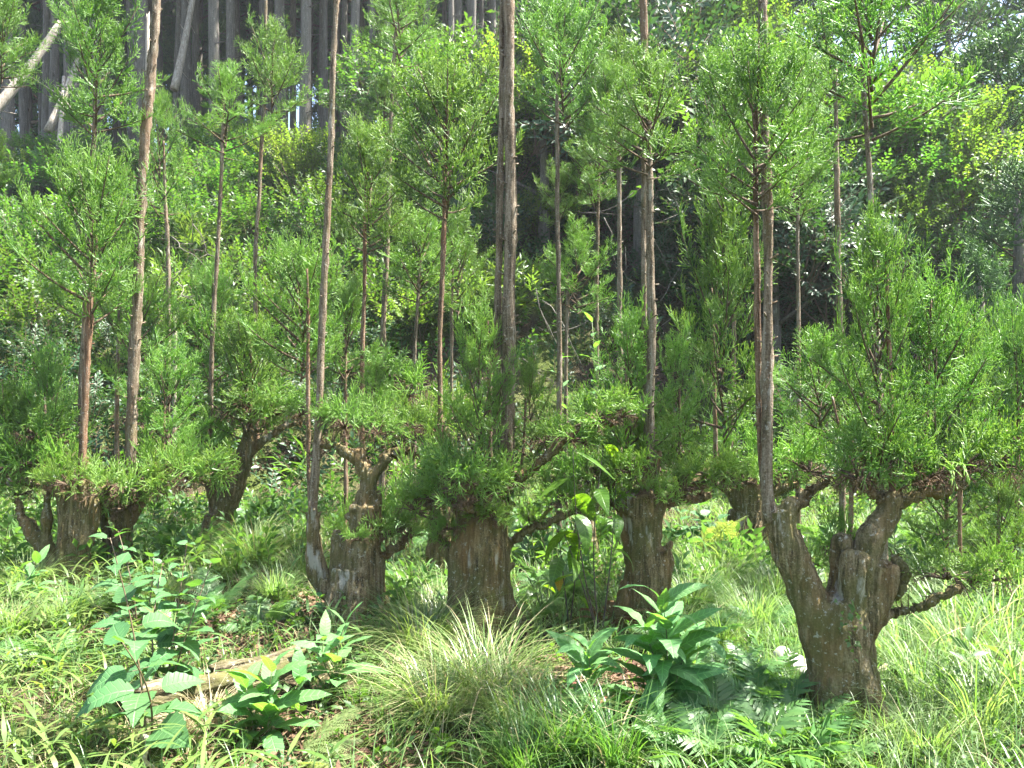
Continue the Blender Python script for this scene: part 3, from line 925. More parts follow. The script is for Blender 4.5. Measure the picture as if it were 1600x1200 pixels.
# centre-left tree with the curved elbow
Y = 5.3
r0 = base_of(556, Y)
t = thing('pollarded_cedar', 'cedar with a curved elbow limb rising into a pole and a forked knobbly arm', 'tree', r0, 'pollarded platform cedars')
fused('trunk', tubes([
    [(552, 1005, 86), (555, 960, 72), (560, 915, 68), (565, 870, 60), (567, 830, 44), (568, 790, 42)],
    [(586, 1000, 30), (588, 930, 28), (592, 885, 26), (598, 870, 16)],
    [(530, 1000, 30, -.03), (530, 950, 28, -.03), (526, 930, 30), (508, 918, 28), (496, 893, 25), (489, 850, 22), (488, 800, 19)],
    [(535, 960, 30), (531, 900, 28), (530, 860, 24), (528, 828, 13)],
    [(570, 800, 32), (577, 752, 20), (570, 728, 18), (550, 712, 14), (528, 702, 11)],
    [(574, 775, 24), (583, 745, 20), (597, 726, 19), (607, 710, 20)],
    [(574, 748, 18), (563, 722, 17), (560, 702, 15)],
    [(585, 850, 22), (590, 800, 18), (592, 765, 12)],
], Y), .0095, M['bark_pale'], t, r0, .011, 9)
branch(t, r0, [(532, 703, 12), (512, 694, 10), (495, 690, 6)], Y, M['bark'], [(540, 678, 110, 1), (508, 680, 70, 0)], 51)
branch(t, r0, [(596, 872, 13), (620, 855, 11), (640, 836, 10)], Y, M['bark'], [(610, 850, 90, 0), (645, 838, 80, 2)], 52)
branch(t, r0, [(604, 716, 18), (622, 708, 12), (640, 700, 7)], Y, M['bark'], [(592, 680, 110, 2), (640, 690, 90, 1)], 53)
put_pad(t, r0, 560, 880, 70, Y, 0, dy=-.2, hs=.9)
put_pad(t, r0, 612, 800, 110, Y, 2, dy=.2, hs=1.5)
put_pad(t, r0, 535, 800, 80, Y, 2, dy=.2, hs=1.5)
s = pole('stem', [(488, 830, 21), (488, 780, 19), (494, 700, 16), (500, 600, 15), (506, 450, 14), (514, 280, 13), (520, 150, 12), (525, 0, 11), (531, -200, 10)], Y, M['pole'], t, r0, 54)
s = pole('stem', [(487, 800, 9), (483, 740, 8), (482, 600, 8), (482, 480, 6), (480, 420, 4)], Y + .1, M['pole_red'], t, r0, 55)
put_crown(s, r0, 470, 365, 570, 150, Y + .35, CROWNS[1])

# left front tree
Y = 6.4
r0 = base_of(120, Y)
t = thing('pollarded_cedar', 'many limbed cedar stump at the far left with a russet pole', 'tree', r0, 'pollarded platform cedars')
fused('trunk', tubes([
    [(122, 930, 36), (124, 870, 29), (120, 810, 26), (116, 758, 22)],
    [(108, 925, 26, -.04), (104, 870, 20, -.04), (100, 815, 18, -.04), (96, 770, 15, -.04)],
    [(105, 900, 34), (76, 865, 25), (55, 838, 20), (40, 815, 14)],
    [(72, 866, 18), (71, 820, 14), (74, 775, 13)],
    [(112, 780, 26), (84, 762, 15), (55, 756, 12)],
    [(130, 850, 30), (140, 800, 26), (132, 750, 22)],
], Y), .011, M['bark'], t, r0, .013, 13, knuckles=False)
branch(t, r0, [(60, 758, 13), (30, 752, 11), (-5, 745, 8)], Y, M['bark'], [(60, 745, 140, 0), (10, 745, 130, 1)], 61)
branch(t, r0, [(45, 822, 13), (35, 800, 10), (28, 780, 7)], Y, M['bark'], [(30, 785, 90, 2)], 62)
put_pad(t, r0, 110, 750, 140, Y, 2, dy=.1, hs=1.2)
put_pad(t, r0, 160, 765, 120, Y, 1, dy=-.1)
put_pad(t, r0, 105, 765, 110, Y, 0, dy=-.25)
put_pad(t, r0, 65, 690, 130, Y, 2, dy=.2)
s = pole('stem', [(135, 790, 24), (129, 735, 18), (133, 650, 15), (140, 520, 14), (146, 420, 12), (150, 330, 6)], Y, M['pole_red'], t, r0, 63)
put_crown(s, r0, 143, 222, 480, 165, Y, CROWNS[1])
s = pole('stem', [(126, 740, 17), (128, 600, 16), (134, 480, 14), (140, 380, 12), (148, 200, 9), (148, 110, 5)], Y + .4, M['pole'], t, r0, 64)
put_crown(s, r0, 150, -40, 195, 150, Y + .4, CROWNS[4])
s = pole('stem', [(75, 780, 8), (72, 690, 7), (70, 620, 4)], Y + .2, M['pole_red'], t, r0, 65)
put_crown(s, r0, 72, 540, 740, 150, Y + .3, CROWNS[3])
s = pole('stem', [(20, 750, 8), (15, 690, 6), (12, 640, 4)], Y + .2, M['pole_red'], t, r0, 66)
put_crown(s, r0, 10, 590, 745, 120, Y + .2, CROWNS[0])

# the tall pole behind it
Y = 6.8
r0 = base_of(190, Y)
t = thing('pollarded_cedar', 'cedar bearing the thick grey leaning pole at left, low bushy cushions at its foot', 'tree', r0, 'pollarded platform cedars')
fused('trunk', tubes([
    [(188, 905, 34), (191, 850, 27), (196, 800, 24), (202, 765, 20)],
    [(176, 905, 22, .05), (170, 850, 17, .05), (160, 800, 14, .05), (152, 765, 11, .05)],
    [(193, 820, 28), (222, 772, 17), (245, 752, 12)],
    [(188, 810, 24), (170, 775, 15), (158, 755, 10)],
], Y), .011, M['bark'], t, r0, .013, 15, knuckles=False)
branch(t, r0, [(235, 760, 13), (262, 742, 11), (300, 728, 8)], Y, M['bark'], [(245, 752, 130, 0), (300, 730, 130, 1), (335, 735, 90, 2)], 71)
branch(t, r0, [(162, 762, 11), (150, 745, 9), (140, 735, 6)], Y, M['bark'], [(170, 750, 100, 2)], 72)
put_pad(t, r0, 215, 735, 120, Y, 1, dy=-.2, hs=1.2)
put_pad(t, r0, 195, 775, 100, Y, 2, dy=-.2)
put_pad(t, r0, 270, 770, 110, Y, 0, dy=-.1)
pole('stem', [(203, 780, 23), (204, 690, 21), (208, 560, 20), (216, 400, 19.5), (226, 250, 18.5), (236, 120, 18), (247, 0, 17), (262, -200, 16)], Y, M['pole'], t, r0, 73)
s = pole('stem', [(258, 750, 8), (256, 690, 7), (258, 620, 4)], Y + .2, M['pole_red'], t, r0, 74)
put_crown(s, r0, 262, 520, 720, 150, Y + .3, CROWNS[2])

# back-left small pollard
Y = 7.9
r0 = base_of(345, Y)
t = thing('pollarded_cedar', 'slim slanting cedar trunk standing back at left behind the leafy herbs', 'tree', r0, 'pollarded platform cedars')
fused('trunk', tubes([
    [(338, 865, 42), (347, 810, 32), (366, 755, 30), (384, 705, 25), (390, 670, 18)],
    [(350, 810, 22), (330, 760, 19), (326, 720, 16)],
    [(384, 715, 18), (410, 690, 12), (432, 675, 9)],
], Y), .013, M['bark'], t, r0, .013, 17)
branch(t, r0, [(425, 680, 10), (448, 665, 8), (470, 660, 6)], Y, M['bark'], [(420, 665, 110, 0), (470, 655, 90, 2)], 81)
branch(t, r0, [(326, 728, 14), (312, 705, 10), (300, 695, 7)], Y, M['bark'], [(318, 700, 100, 1)], 82)
put_pad(t, r0, 385, 660, 130, Y, 2, hs=1.3)
s = pole('stem', [(390, 680, 10), (392, 600, 8), (392, 540, 5)], Y, M['pole_red'], t, r0, 83)
put_crown(s, r0, 385, 480, 670, 150, Y, CROWNS[0])
s = pole('stem', [(402, 690, 9), (398, 430, 8), (406, 300, 8), (413, 130, 7), (417, -60, 5)], Y + .6, M['pole'], t, r0, 84)
put_crown(s, r0, 425, 28, 188, 108, Y + .6, CROWNS[3])

# behind the centre tree
Y = 6.6
r0 = base_of(690, Y)
t = thing('pollarded_cedar', 'shaded cedar with a bare crooked arm standing behind the broad middle stump', 'tree', r0, 'pollarded platform cedars')
fused('trunk', tubes([
    [(690, 910, 44), (692, 830, 40), (694, 760, 34), (698, 710, 26)],
    [(696, 725, 24), (682, 685, 17), (662, 660, 14), (645, 640, 12), (632, 622, 9)],
    [(694, 740, 18), (672, 722, 12), (650, 712, 8)],
], Y), .012, M['bark'], t, r0, .012, 19)
branch(t, r0, [(636, 630, 10), (622, 612, 8), (610, 590, 5)], Y, M['bark'], [(630, 640, 120, 2), (605, 612, 100, 0)], 91)
branch(t, r0, [(655, 715, 9), (630, 702, 7), (610, 698, 5)], Y, M['bark'], [(640, 690, 110, 1)], 92)
put_pad(t, r0, 700, 690, 130, Y, 1, hs=1.2)
s = pole('stem', [(690, 710, 12), (688, 540, 10), (692, 420, 9.5), (695, 300, 9), (696, 180, 6)], Y, M['pole_red'], t, r0, 93)
put_crown(s, r0, 698, 85, 315, 195, Y - .2, CROWNS[1])
s = pole('stem', [(600, 700, 8), (585, 660, 6), (580, 600, 4)], Y - .2, M['pole_red'], t, r0, 94)
put_crown(s, r0, 585, 555, 700, 110, Y - .2, CROWNS[3])

# mossy stump far right of the middle
Y = 7.6
r0 = base_of(1165, Y)
t = thing('pollarded_cedar', 'low mossy cedar stump in the grass between the two right hand trees', 'tree', r0, 'pollarded platform cedars')
fused('trunk', tubes([
    [(1166, 880, 56), (1170, 830, 44), (1168, 780, 40), (1165, 755, 34)],
    [(1160, 790, 22), (1135, 765, 14), (1115, 755, 9)],
    [(1176, 790, 22), (1205, 770, 14), (1230, 760, 9)],
], Y), .013, M['bark'], t, r0, .014, 23)
branch(t, r0, [(1120, 757, 10), (1100, 748, 8), (1080, 745, 6)], Y, M['bark'], [(1120, 740, 110, 0), (1085, 740, 80, 2)], 95)
branch(t, r0, [(1225, 762, 10), (1250, 752, 8), (1270, 745, 6)], Y, M['bark'], [(1215, 745, 110, 1), (1260, 740, 100, 2)], 96)
put_pad(t, r0, 1165, 740, 120, Y, 2, hs=1.4)
s = pole('stem', [(1140, 770, 10), (1145, 600, 9), (1148, 470, 6)], Y, M['pole'], t, r0, 97)
s2 = pole('stem', [(1120, 760, 10), (1115, 560, 7), (1112, 450, 4)], Y - .9, M['pole_red'], t, r0, 98)
put_crown(s2, r0, 1130, 290, 650, 185, Y - 1.4, CROWNS[4])

Y = 7.0
r0 = base_of(912, Y)
t = thing('pollarded_cedar', 'slim pale cedar stump half hidden behind the tall lily stems', 'tree', r0, 'pollarded platform cedars')
fused('trunk', tubes([
    [(912, 905, 40), (912, 850, 32), (914, 790, 30), (912, 750, 24)],
    [(910, 790, 18), (890, 768, 11), (872, 762, 7)],
], Y), .013, M['bark_pale'], t, r0, .012, 25)
branch(t, r0, [(880, 765, 9), (862, 755, 7), (850, 750, 5)], Y, M['bark'], [(880, 755, 90, 0)], 99)
put_pad(t, r0, 915, 745, 110, Y, 1, hs=1.4)
s = pole('stem', [(915, 760, 9), (917, 690, 7), (915, 620, 4)], Y, M['pole_red'], t, r0, 100)
put_crown(s, r0, 915, 610, 745, 90, Y, SPARSE[0])


# ------------------------------------------------------------------ single pole cedars farther back
def pole_cedar(label, lst, Y, crowns, mat='pole', seed=0, group='slender pole cedars'):
    px = lst[0][0]
    r0 = base_of(px, Y)
    t = thing('pole_cedar', label, 'tree', r0, group)
    x, y0, w = lst[0]
    foot = (px, 600 + (CAMH - r0[2]) * FPX / Y + 6, w * 1.15)
    pole('trunk', [foot] + lst, Y, M[mat], t, r0, seed, n=10)
    for (cx, top, bot, w, v) in crowns:
        put_crown(t, r0, cx, top, bot, w, Y, v, name='crown')
    return t


pole_cedar('thin cedar pole with a small open crown, left of the dark bank', [(330, 620, 9), (338, 420, 8), (346, 250, 7.5), (350, 150, 5)], 8.0, [(352, 92, 240, 138, SPARSE[1])], seed=201)
pole_cedar('slim cedar pole with brush crown just left of the big middle crown', [(566, 570, 9), (569, 450, 8), (570, 360, 7.5), (572, 270, 5)], 7.4, [(577, 185, 378, 130, CROWNS[0])], 'pole_red', 202)
pole_cedar('tall grey pole whose crown is cut by the top edge near the forest', [(598, 570, 12), (604, 400, 11), (609, 250, 9), (614, 110, 8), (618, 40, 5)], 8.8, [(625, -45, 95, 130, CROWNS[3]), (600, 118, 210, 80, SPARSE[0])], seed=203)
pole_cedar('short thin cedar pole under the big middle crown', [(648, 580, 8), (651, 500, 7.5), (655, 430, 6), (657, 380, 4)], 8.5, [(655, 318, 460, 120, CROWNS[2])], seed=204)
pole_cedar('young cedar pole beside the twin tall poles in the middle', [(706, 580, 7), (706, 480, 6), (708, 420, 4)], 9.0, [(715, 325, 485, 95, SPARSE[0])], seed=205)
pole_cedar('pole cedar with a feathery crown at the top, right of the twin poles', [(873, 590, 11), (873, 440, 9.5), (871, 300, 8.5), (870, 160, 7), (870, 90, 4)], 7.4, [(880, -20, 180, 142, CROWNS[1])], seed=206)
pole_cedar('pole cedar with a rounded low crown before the dark hollow', [(885, 590, 8), (886, 500, 8), (888, 430, 5)], 8.2, [(902, 342, 480, 118, CROWNS[3])], seed=207)
pole_cedar('thin pole carrying a small crown high before the dark hollow', [(932, 590, 8), (933, 440, 7.5), (935, 290, 6), (935, 240, 4)], 8.5, [(930, 195, 312, 90, CROWNS[4]), (875, 250, 345, 70, SPARSE[1])], seed=208)
pole_cedar('straight pole cedar just left of the single straight stump pole', [(968, 560, 10), (968, 400, 9), (967, 250, 8.5), (966, 140, 5)], 7.4, [(962, 48, 245, 120, CROWNS[2])], seed=209)
pole_cedar('thin pale cedar pole with a small crown between the two right hand trees', [(1248, 520, 8), (1247, 400, 7), (1247, 320, 6), (1248, 260, 4)], 7.8, [(1248, 175, 335, 110, CROWNS[0])], seed=210)
pole_cedar('pale grey pole left of the bushy right hand crown, topped by thin foliage', [(1316, 640, 13), (1313, 520, 12), (1309, 330, 11), (1305, 150, 8), (1303, 70, 5)], 6.5, [(1298, -35, 165, 140, SPARSE[1])], seed=211)
pole_cedar('tall brown pole at right with a wide open crown at the top edge', [(1378, 750, 15), (1372, 560, 14), (1366, 400, 12), (1358, 260, 10), (1347, 110, 8), (1345, 30, 5)], 5.6, [(1362, -85, 205, 260, SPARSE[0])], seed=212)
pole_cedar('pair partner pole of the left clump with ivy green foot', [(182, 620, 8), (185, 520, 8), (187, 450, 6), (188, 400, 4)], 8.0, [(215, 380, 600, 150, CROWNS[3])], seed=213)
pole_cedar('young bushy cedar low on the left before the bank', [(330, 600, 8), (330, 540, 6), (330, 480, 4)], 8.6, [(330, 405, 580, 112, CROWNS[1])], 'pole_red', 214)
pole_cedar('young cedar with loose crown beside the elbow pole', [(540, 640, 8), (540, 560, 6), (540, 500, 4)], 7.6, [(540, 430, 590, 105, CROWNS[0])], 'pole_red', 215)
pole_cedar('cedar cut by the left edge high up', [(-25, 600, 12), (-20, 300, 10), (-8, 100, 6)], 6.8, [(2, -20, 125, 100, CROWNS[0]), (-12, 195, 290, 60, CROWNS[2])], seed=216)
pole_cedar('small cedar crown high right of the leaning grey pole', [(262, 420, 8), (258, 300, 6), (255, 220, 4)], 9.6, [(250, 140, 330, 95, SPARSE[0])], seed=217)
pole_cedar('drooping young cedar right of the raised forked limbs', [(1500, 760, 8), (1500, 640, 6), (1498, 560, 4)], 5.6, [(1500, 470, 740, 150, CROWNS[0])], 'pole_red', 219)
pole_cedar('dense dark cedar at the right edge, level with the low branches', [(1590, 800, 9), (1590, 650, 7), (1590, 520, 4)], 6.2, [(1592, 460, 800, 190, CROWNS[1])], 'pole_red', 220)
pole_cedar('leafy cedar behind the forked bole showing between its limbs', [(1330, 800, 9), (1330, 720, 8), (1330, 640, 4)], 6.0, [(1325, 540, 720, 180, CROWNS[1])], 'pole_red', 222)
pole_cedar('cedar spreading over the dark gap behind the forked bole', [(1480, 860, 9), (1480, 780, 7), (1480, 700, 4)], 6.6, [(1480, 630, 850, 180, CROWNS[4])], 'pole_red', 223)
pole_cedar('low cedar in the shade behind the right hand branch tip', [(1560, 900, 9), (1560, 840, 7), (1560, 780, 4)], 5.8, [(1565, 740, 910, 150, CROWNS[3])], 'pole_red', 224)

# ------------------------------------------------------------------ broadleaf generators
def leaf_card(l=1.0, w=.5, fold=.12, droop=.2):
    V = np.array([[0, 0, 0], [.42, w / 2, fold * w + .02], [1, 0, -droop], [.42, -w / 2, fold * w + .02], [.5, 0, 0.0]]) * l
    F = np.array([[0, 4, 1], [4, 2, 1], [0, 3, 4], [4, 3, 2]])
    return V, F, np.array([0, .05, .1, .05, 0.0]), np.zeros(4, int)


def twig(r, n=10, L_=.4, ll=.10, w=.5, flat=True, droop=.2, spread=55, mats=0):
    g = Geo()
    lc = leaf_card(1, w, droop=droop)
    for i in range(n):
        t = (i + .6) / n
        sg = 1 if i % 2 else -1
        an = R(r.uniform(spread - 15, spread + 15)) * (1 if i < n - 1 else .1)
        d = np.array([math.cos(an), sg * math.sin(an), r.uniform(-.15, .3)])
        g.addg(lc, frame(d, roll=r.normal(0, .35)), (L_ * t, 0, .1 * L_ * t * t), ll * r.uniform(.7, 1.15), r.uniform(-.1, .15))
    v, f = tube(np.array([[0, 0, 0], [L_ * .5, 0, .03 * L_], [L_, 0, .1 * L_]]), [.006, .004, .002], 3, cap=False)
    g.add(v, f, 0, 1)
    return g.arrays()


def shrub(seed, twigs, n=150, rx=.8, rz=.7, mats=None, stems=6, tw=(.8, 1.2), hollow=.35, updir=.35):
    r = np.random.default_rng(seed)
    g = Geo()
    # lumpy ellipsoid made of several sub-crowns
    cs = [(r.normal(0, .45 * rx), r.normal(0, .45 * rx), rz * r.uniform(.6, 1.35), r.uniform(.45, .75)) for _ in range(9)]
    for (cx, cy_, cz, cr) in cs[:stems]:
        q = np.linspace(0, 1, 5)[:, None]
        pts = np.array([[0, 0, -.1]]) * (1 - q) + np.array([[cx, cy_, cz]]) * q + r.normal(0, .03, (5, 3)) * rx
        add_twig(g, pts, np.linspace(.022, .006, 5) * rx)
    for i in range(n):
        cx, cy_, cz, cr = cs[r.integers(len(cs))]
        d = nrm(r.normal(0, 1, 3))
        if d[2] < -.35:
            d[2] *= -.6
        q = r.uniform(hollow, 1) ** .5
        pos = np.array([cx, cy_, cz]) + d * cr * q * np.array([rx, rx, rz]) * .8
        if pos[2] < .02:
            pos[2] = abs(pos[2])
        dd = nrm(d + np.array([0, 0, updir]) + r.normal(0, .35, 3))
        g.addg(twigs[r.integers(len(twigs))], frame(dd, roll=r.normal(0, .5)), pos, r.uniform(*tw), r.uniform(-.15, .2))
    return g.mesh('shrub', mats)


_r = np.random.default_rng(5)
TW_B = [twig(_r, 11, .40, .10, .52) for _ in range(4)]
TW_G = [twig(_r, 10, .36, .11, .42, spread=50, droop=.15) for _ in range(4)]
TW_S = [twig(_r, 13, .42, .075, .6) for _ in range(4)]
TW_BAM = [twig(_r, 7, .30, .20, .17, spread=38, droop=.35) for _ in range(4)]
SH_B = [shrub(301 + i, TW_B, 170, .85, .75, [M['broad'], M['twig']]) for i in range(3)]
SH_G = [shrub(311 + i, TW_G, 170, .85, .8, [M['glossy'], M['twig']]) for i in range(3)]
SH_Y = [shrub(321 + i, TW_S, 190, .9, .7, [M['bright'], M['twig']]) for i in range(2)]
SH_BAM = [shrub(331 + i, TW_BAM, 150, .7, .8, [M['bamboo'], M['greentwig']], updir=.9) for i in range(3)]

# ------------------------------------------------------------------ hillside: individual shrubs
KINDS = {
    'B': (SH_B, 'green_shrub', 'leafy green hillside shrub', 'green shrubs on the hillside'),
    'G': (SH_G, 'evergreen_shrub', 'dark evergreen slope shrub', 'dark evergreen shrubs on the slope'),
    'Y': (SH_Y, 'bright_shrub', 'yellow green hillside shrub', 'yellow green shrubs on the hillside'),
    'M': (SH_BAM, 'bamboo_clump', 'pale hillside bamboo grass clump', 'bamboo grass clumps on the hillside'),
}


def place_shrub(kind, px, Y, s, sink=.05):
    vs, nm, lab, grp = KINDS[kind]
    x = (px - 800) / FPX * Y
    r3 = rng
    o = link(nm, vs[r3.integers(len(vs))], None, (x, Y, gz(x, Y) - sink * s), (r3.normal(0, .1), r3.normal(0, .1), r3.uniform(0, 6.28)), (s * r3.uniform(.9, 1.1), s * r3.uniform(.9, 1.1), s * r3.uniform(.85, 1.15)))
    tag(o, lab + ', ' + ('low' if Y < 12.5 else 'halfway up' if Y < 17 else 'high') + ', ' + where(px), 'shrub', grp)
    return o


for Yr in np.arange(10.0, 22.5, 1.15):
    for px in np.arange(-120, 1750, 1500 / Yr):
        q = px + rng.uniform(-45, 45)
        yy = Yr + rng.uniform(-.5, .5)
        dark = 820 < q < 1100 and yy < 14.5
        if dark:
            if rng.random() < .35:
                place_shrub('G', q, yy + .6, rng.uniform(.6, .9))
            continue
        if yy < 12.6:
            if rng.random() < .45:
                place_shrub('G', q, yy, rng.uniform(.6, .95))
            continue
        n_ = noise2(q / 300, yy / 3, 1.0, 8)[0]
        if q < 560:
            k = 'M' if n_ < .30 else ('B' if n_ < .60 else ('Y' if n_ < .66 else 'G'))
        elif q < 820:
            k = 'B' if n_ < .45 else ('Y' if n_ < .58 else ('M' if n_ < .66 else 'G'))
        elif q > 1440:
            k = 'G' if n_ < .6 else 'B'
        else:
            k = 'G' if n_ < .45 else ('B' if n_ < .8 else 'Y')
        place_shrub(k, q, yy, rng.uniform(.7, 1.15))


# broadleaf trees on the slope at right and centre
def broad_tree(label, px, Y, ztop, w, kind, seed, group='broadleaf trees on the slope', lean=0):
    x = (px - 800) / FPX * Y
    g0 = gz(x, Y)
    t = thing('broadleaf_tree', label, 'tree', (x, Y, g0), group)
    r3 = np.random.default_rng(seed)
    h = ztop - g0
    q = np.linspace(0, 1, 7)[:, None]
    pts = np.array([[0, 0, -.1]]) + np.array([[lean, 0, h * .8]]) * q + r3.normal(0, .06, (7, 3)) * q
    g = Geo()
    v, f = tube(pts, np.linspace(.10, .03, 7) * (h / 5 + .4), 9); g.add(v, f, 0, 0)
    for _ in range(9):
        i = r3.integers(2, 6); a = r3.uniform(0, 6.28)
        d = np.array([math.cos(a), math.sin(a), r3.uniform(.2, .8)]) * w * .4
        v, f = tube(np.array([pts[i], pts[i] + d * .5 + [0, 0, .05], pts[i] + d]), [.04, .025, .01], 6); g.add(v, f, 0, 0)
    link('trunk', g.mesh('trunk', M['forest'], smooth=True), t)
    vs = {'B': SH_B, 'G': SH_G, 'Y': SH_Y}[kind]
    nclump = 6
    for i in range(nclump):
        a = i * 2.4 + r3.uniform(-.4, .4)
        zz = h * (.38 + .42 * i / nclump)
        rr = w * .26 * (1.1 - .5 * i / nclump)
        s = w * r3.uniform(.30, .40)
        link('crown', vs[r3.integers(len(vs))], t, (lean * .7 + rr * math.cos(a), rr * math.sin(a), zz - s * .5), (r3.normal(0, .25), r3.normal(0, .25), r3.uniform(0, 6.28)), s)
    return t


broad_tree('sunlit yellow green tree glowing at upper right', 1405, 14.5, 7.3, 2.6, 'Y', 1)
broad_tree('bright leafy tree on the bank under the glowing yellow green one', 1455, 13.0, 6.6, 2.4, 'Y', 14)
broad_tree('mid green leafy tree low on the right bank', 1360, 12.6, 5.4, 2.2, 'B', 15)
broad_tree('dark leafy tree below and left of the glowing yellow green one', 1330, 13.8, 6.6, 3.6, 'B', 2)
broad_tree('green tree arching over the right side of the dark hollow', 1150, 14.5, 8.0, 4.2, 'B', 3)
broad_tree('yellow green tree at the top edge between the right hand poles', 1120, 17.5, 11.5, 3.6, 'Y', 4)
broad_tree('dark evergreen tree hanging over the hollow', 1000, 15.0, 9.0, 4.4, 'G', 5)
broad_tree('light green tree right of the twin tall poles', 850, 15.5, 8.6, 3.2, 'Y', 6)
broad_tree('tall dark tree filling the top right of centre', 1020, 19.0, 13.5, 5.0, 'B', 7)
broad_tree('tall evergreen tree behind the glowing one', 1290, 19.0, 13.5, 5.4, 'G', 8)
broad_tree('deep green tree above the hollow, left part', 920, 17.5, 11.0, 4.2, 'G', 9)
broad_tree('low leafy tree at the right edge of the hollow', 1210, 12.2, 5.2, 3.0, 'G', 10)
broad_tree('bushy green tree behind the big middle crown', 720, 16.5, 8.8, 3.0, 'B', 12)
broad_tree('small leafy tree beneath the forest edge', 600, 18.5, 10.0, 2.6, 'B', 13)


# big bushy cedars on the right
def far_cedar(label, px, Y, top, bot, wpx, v, group='bushy cedars on the right slope'):
    x = (px - 800) / FPX * Y
    g0 = gz(x, Y)
    r0 = np.array([x, Y, g0])
    t = thing('bushy_cedar', label, 'tree', r0, group)
    ztop = P(px, top, Y)[2] - g0
    v_, f_ = tube(np.array([[0, 0, -.1], [.02, 0, ztop * .5], [0, 0, ztop * .93]]), [.13, .08, .02], 9)
    g = Geo(); g.add(v_, f_, 0, 0)
    link('trunk', g.mesh('trunk', M['forest'], smooth=True), t)
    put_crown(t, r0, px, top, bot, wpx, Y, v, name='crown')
    return t


far_cedar('bushy cedar with pale feathery crown at the upper right edge', 1560, 13.5, 40, 300, 250, FAR[0])
far_cedar('cedar at the right edge below the feathery one', 1590, 11.0, 250, 520, 210, FAR[1])
far_cedar('dark cedar filling the top right corner', 1530, 21.0, -160, 130, 230, FAR[1])
far_cedar('tall dark cedar in the top right corner at the picture edge', 1640, 20.0, -220, 150, 260, FAR[0])
far_cedar('cedar right of the shaded trunks on the bank', 1530, 10.2, 380, 640, 170, FAR[0])
far_cedar('low cedar beneath the right edge crown', 1620, 9.0, 480, 760, 220, FAR[1])
far_cedar('dusky cedar behind the glowing yellow green tree', 1480, 18.5, -60, 220, 170, FAR[0])

# ------------------------------------------------------------------ the plantation forest on top of the hill
FC = FAR
k = 0
spots = []
for row in range(9):
    Yf = 21.5 + row * 2.2
    half = Yf * .72
    xs = np.arange(-half, half * .20 + (0 if row > 2 else 0), 1.0 + .06 * row)
    for x in xs:
        spots.append((x + rng.normal(0, .32), Yf + rng.normal(0, .7)))
for (x, yf) in spots:
    px = 800 + x / yf * FPX
    if not (-60 < px < 860):
        continue
    if yf < 22.5 and rng.random() < .3:
        continue
    g0 = gz(x, yf)
    h = rng.uniform(11, 14)
    rr = rng.uniform(.08, .16)
    t = thing('forest_cedar', ('straight grey hilltop forest trunk, ' + ('in the front row, ' if yf < 24 else 'in the middle rows, ' if yf < 31 else 'far back, ') + where(px)), 'tree', (x, yf, g0), 'plantation cedars on the hilltop')
    ln = rng.normal(0, .25)
    q = np.linspace(0, 1, 9)[:, None]
    pts = np.array([[0, 0, -.2]]) + np.array([[ln, 0, h]]) * q
    v, f = tube(pts, np.linspace(rr * 1.1, rr * .45, 9), 10)
    v = v + (vnoise(v * np.array([9, 9, .8]) + k * 7.3, 3) - .5)[:, None] * np.array([.03, .03, 0])
    g = Geo(); g.add(v, f, 0, 0)
    for _ in range(7):
        z = rng.uniform(1, h * .8); a = rng.uniform(0, 6.28)
        b = np.array([ln * z / h, 0, z])
        d = np.array([math.cos(a), math.sin(a), rng.uniform(-.3, .3)]) * rng.uniform(.3, .9)
        sv, sf = tube(np.array([b, b + d]), [.018, .006], 4); g.add(sv, sf, 0, 0)
    link('trunk', g.mesh('trunk', M['forest'], smooth=True), t)
    s = rng.uniform(2.4, 3.2)
    low = (rng.uniform(.22, .5) if rng.random() < .2 else .62) if yf > 27.5 else .66
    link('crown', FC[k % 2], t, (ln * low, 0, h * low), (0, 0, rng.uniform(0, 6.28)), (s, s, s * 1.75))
    k += 1


def leaner(label, a, b, w, Yl, mat='forest_pale'):
    p0, p1 = P(*a, Yl), P(*b, Yl + 1.0)
    t = thing('leaning_trunk', label, 'tree', p0, 'leaning dead trunks at the forest edge')
    q = np.linspace(0, 1, 10)[:, None]
    pts = (p1 - p0) * q + np.array([0, 0, -1]) * .15 * np.sin(q * PI)
    r_ = w / 2 / FPX * Yl
    v, f = tube(pts, np.linspace(r_, r_ * .6, 10), 10)
    g = Geo(); g.add(v, f, 0, 0)
    for _ in range(9):
        i = rng.integers(2, 9)
        d = rng.normal(0, .35, 3)
        sv, sf = tube(np.array([pts[i], pts[i] + d]), [.02, .006], 4); g.add(sv, sf, 0, 0)
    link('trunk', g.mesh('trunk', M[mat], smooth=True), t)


leaner('pale trunk leaning across the upper left corner', (-40, 205), (95, 35), 19, 19)
leaner('second pale trunk leaning to the right behind the upper left crown', (75, 205), (145, 30), 13, 20.5)
leaner('forked pale trunk leaning at the top left of the forest', (272, 140), (306, -30), 13, 22.5)
leaner('thin pale trunk standing askew left of the forked one', (92, 235), (100, 120), 9, 20)


def snag(label, px, top, bot, w, Ys):
    p0, p1 = P(px, bot, Ys), P(px + 3, top, Ys)
    p0[2] = min(p0[2], gz(p0[0], Ys)) - .1
    t = thing('broken_snag', label, 'dead tree', p0, 'broken snags on the bank')
    q = np.linspace(0, 1, 7)[:, None]
    pts = (p1 - p0) * q
    r_ = w / 2 / FPX * Ys
    v, f = tube(pts, np.linspace(r_ * 1.15, r_ * .75, 7), 9)
    v[-10:-1] += rng.normal(0, r_ * .3, (9, 3)) * np.array([.3, .3, 3])
    g = Geo(); g.add(v, f, 0, 0)
    link('trunk', g.mesh('trunk', M['forest_pale'], smooth=True), t)


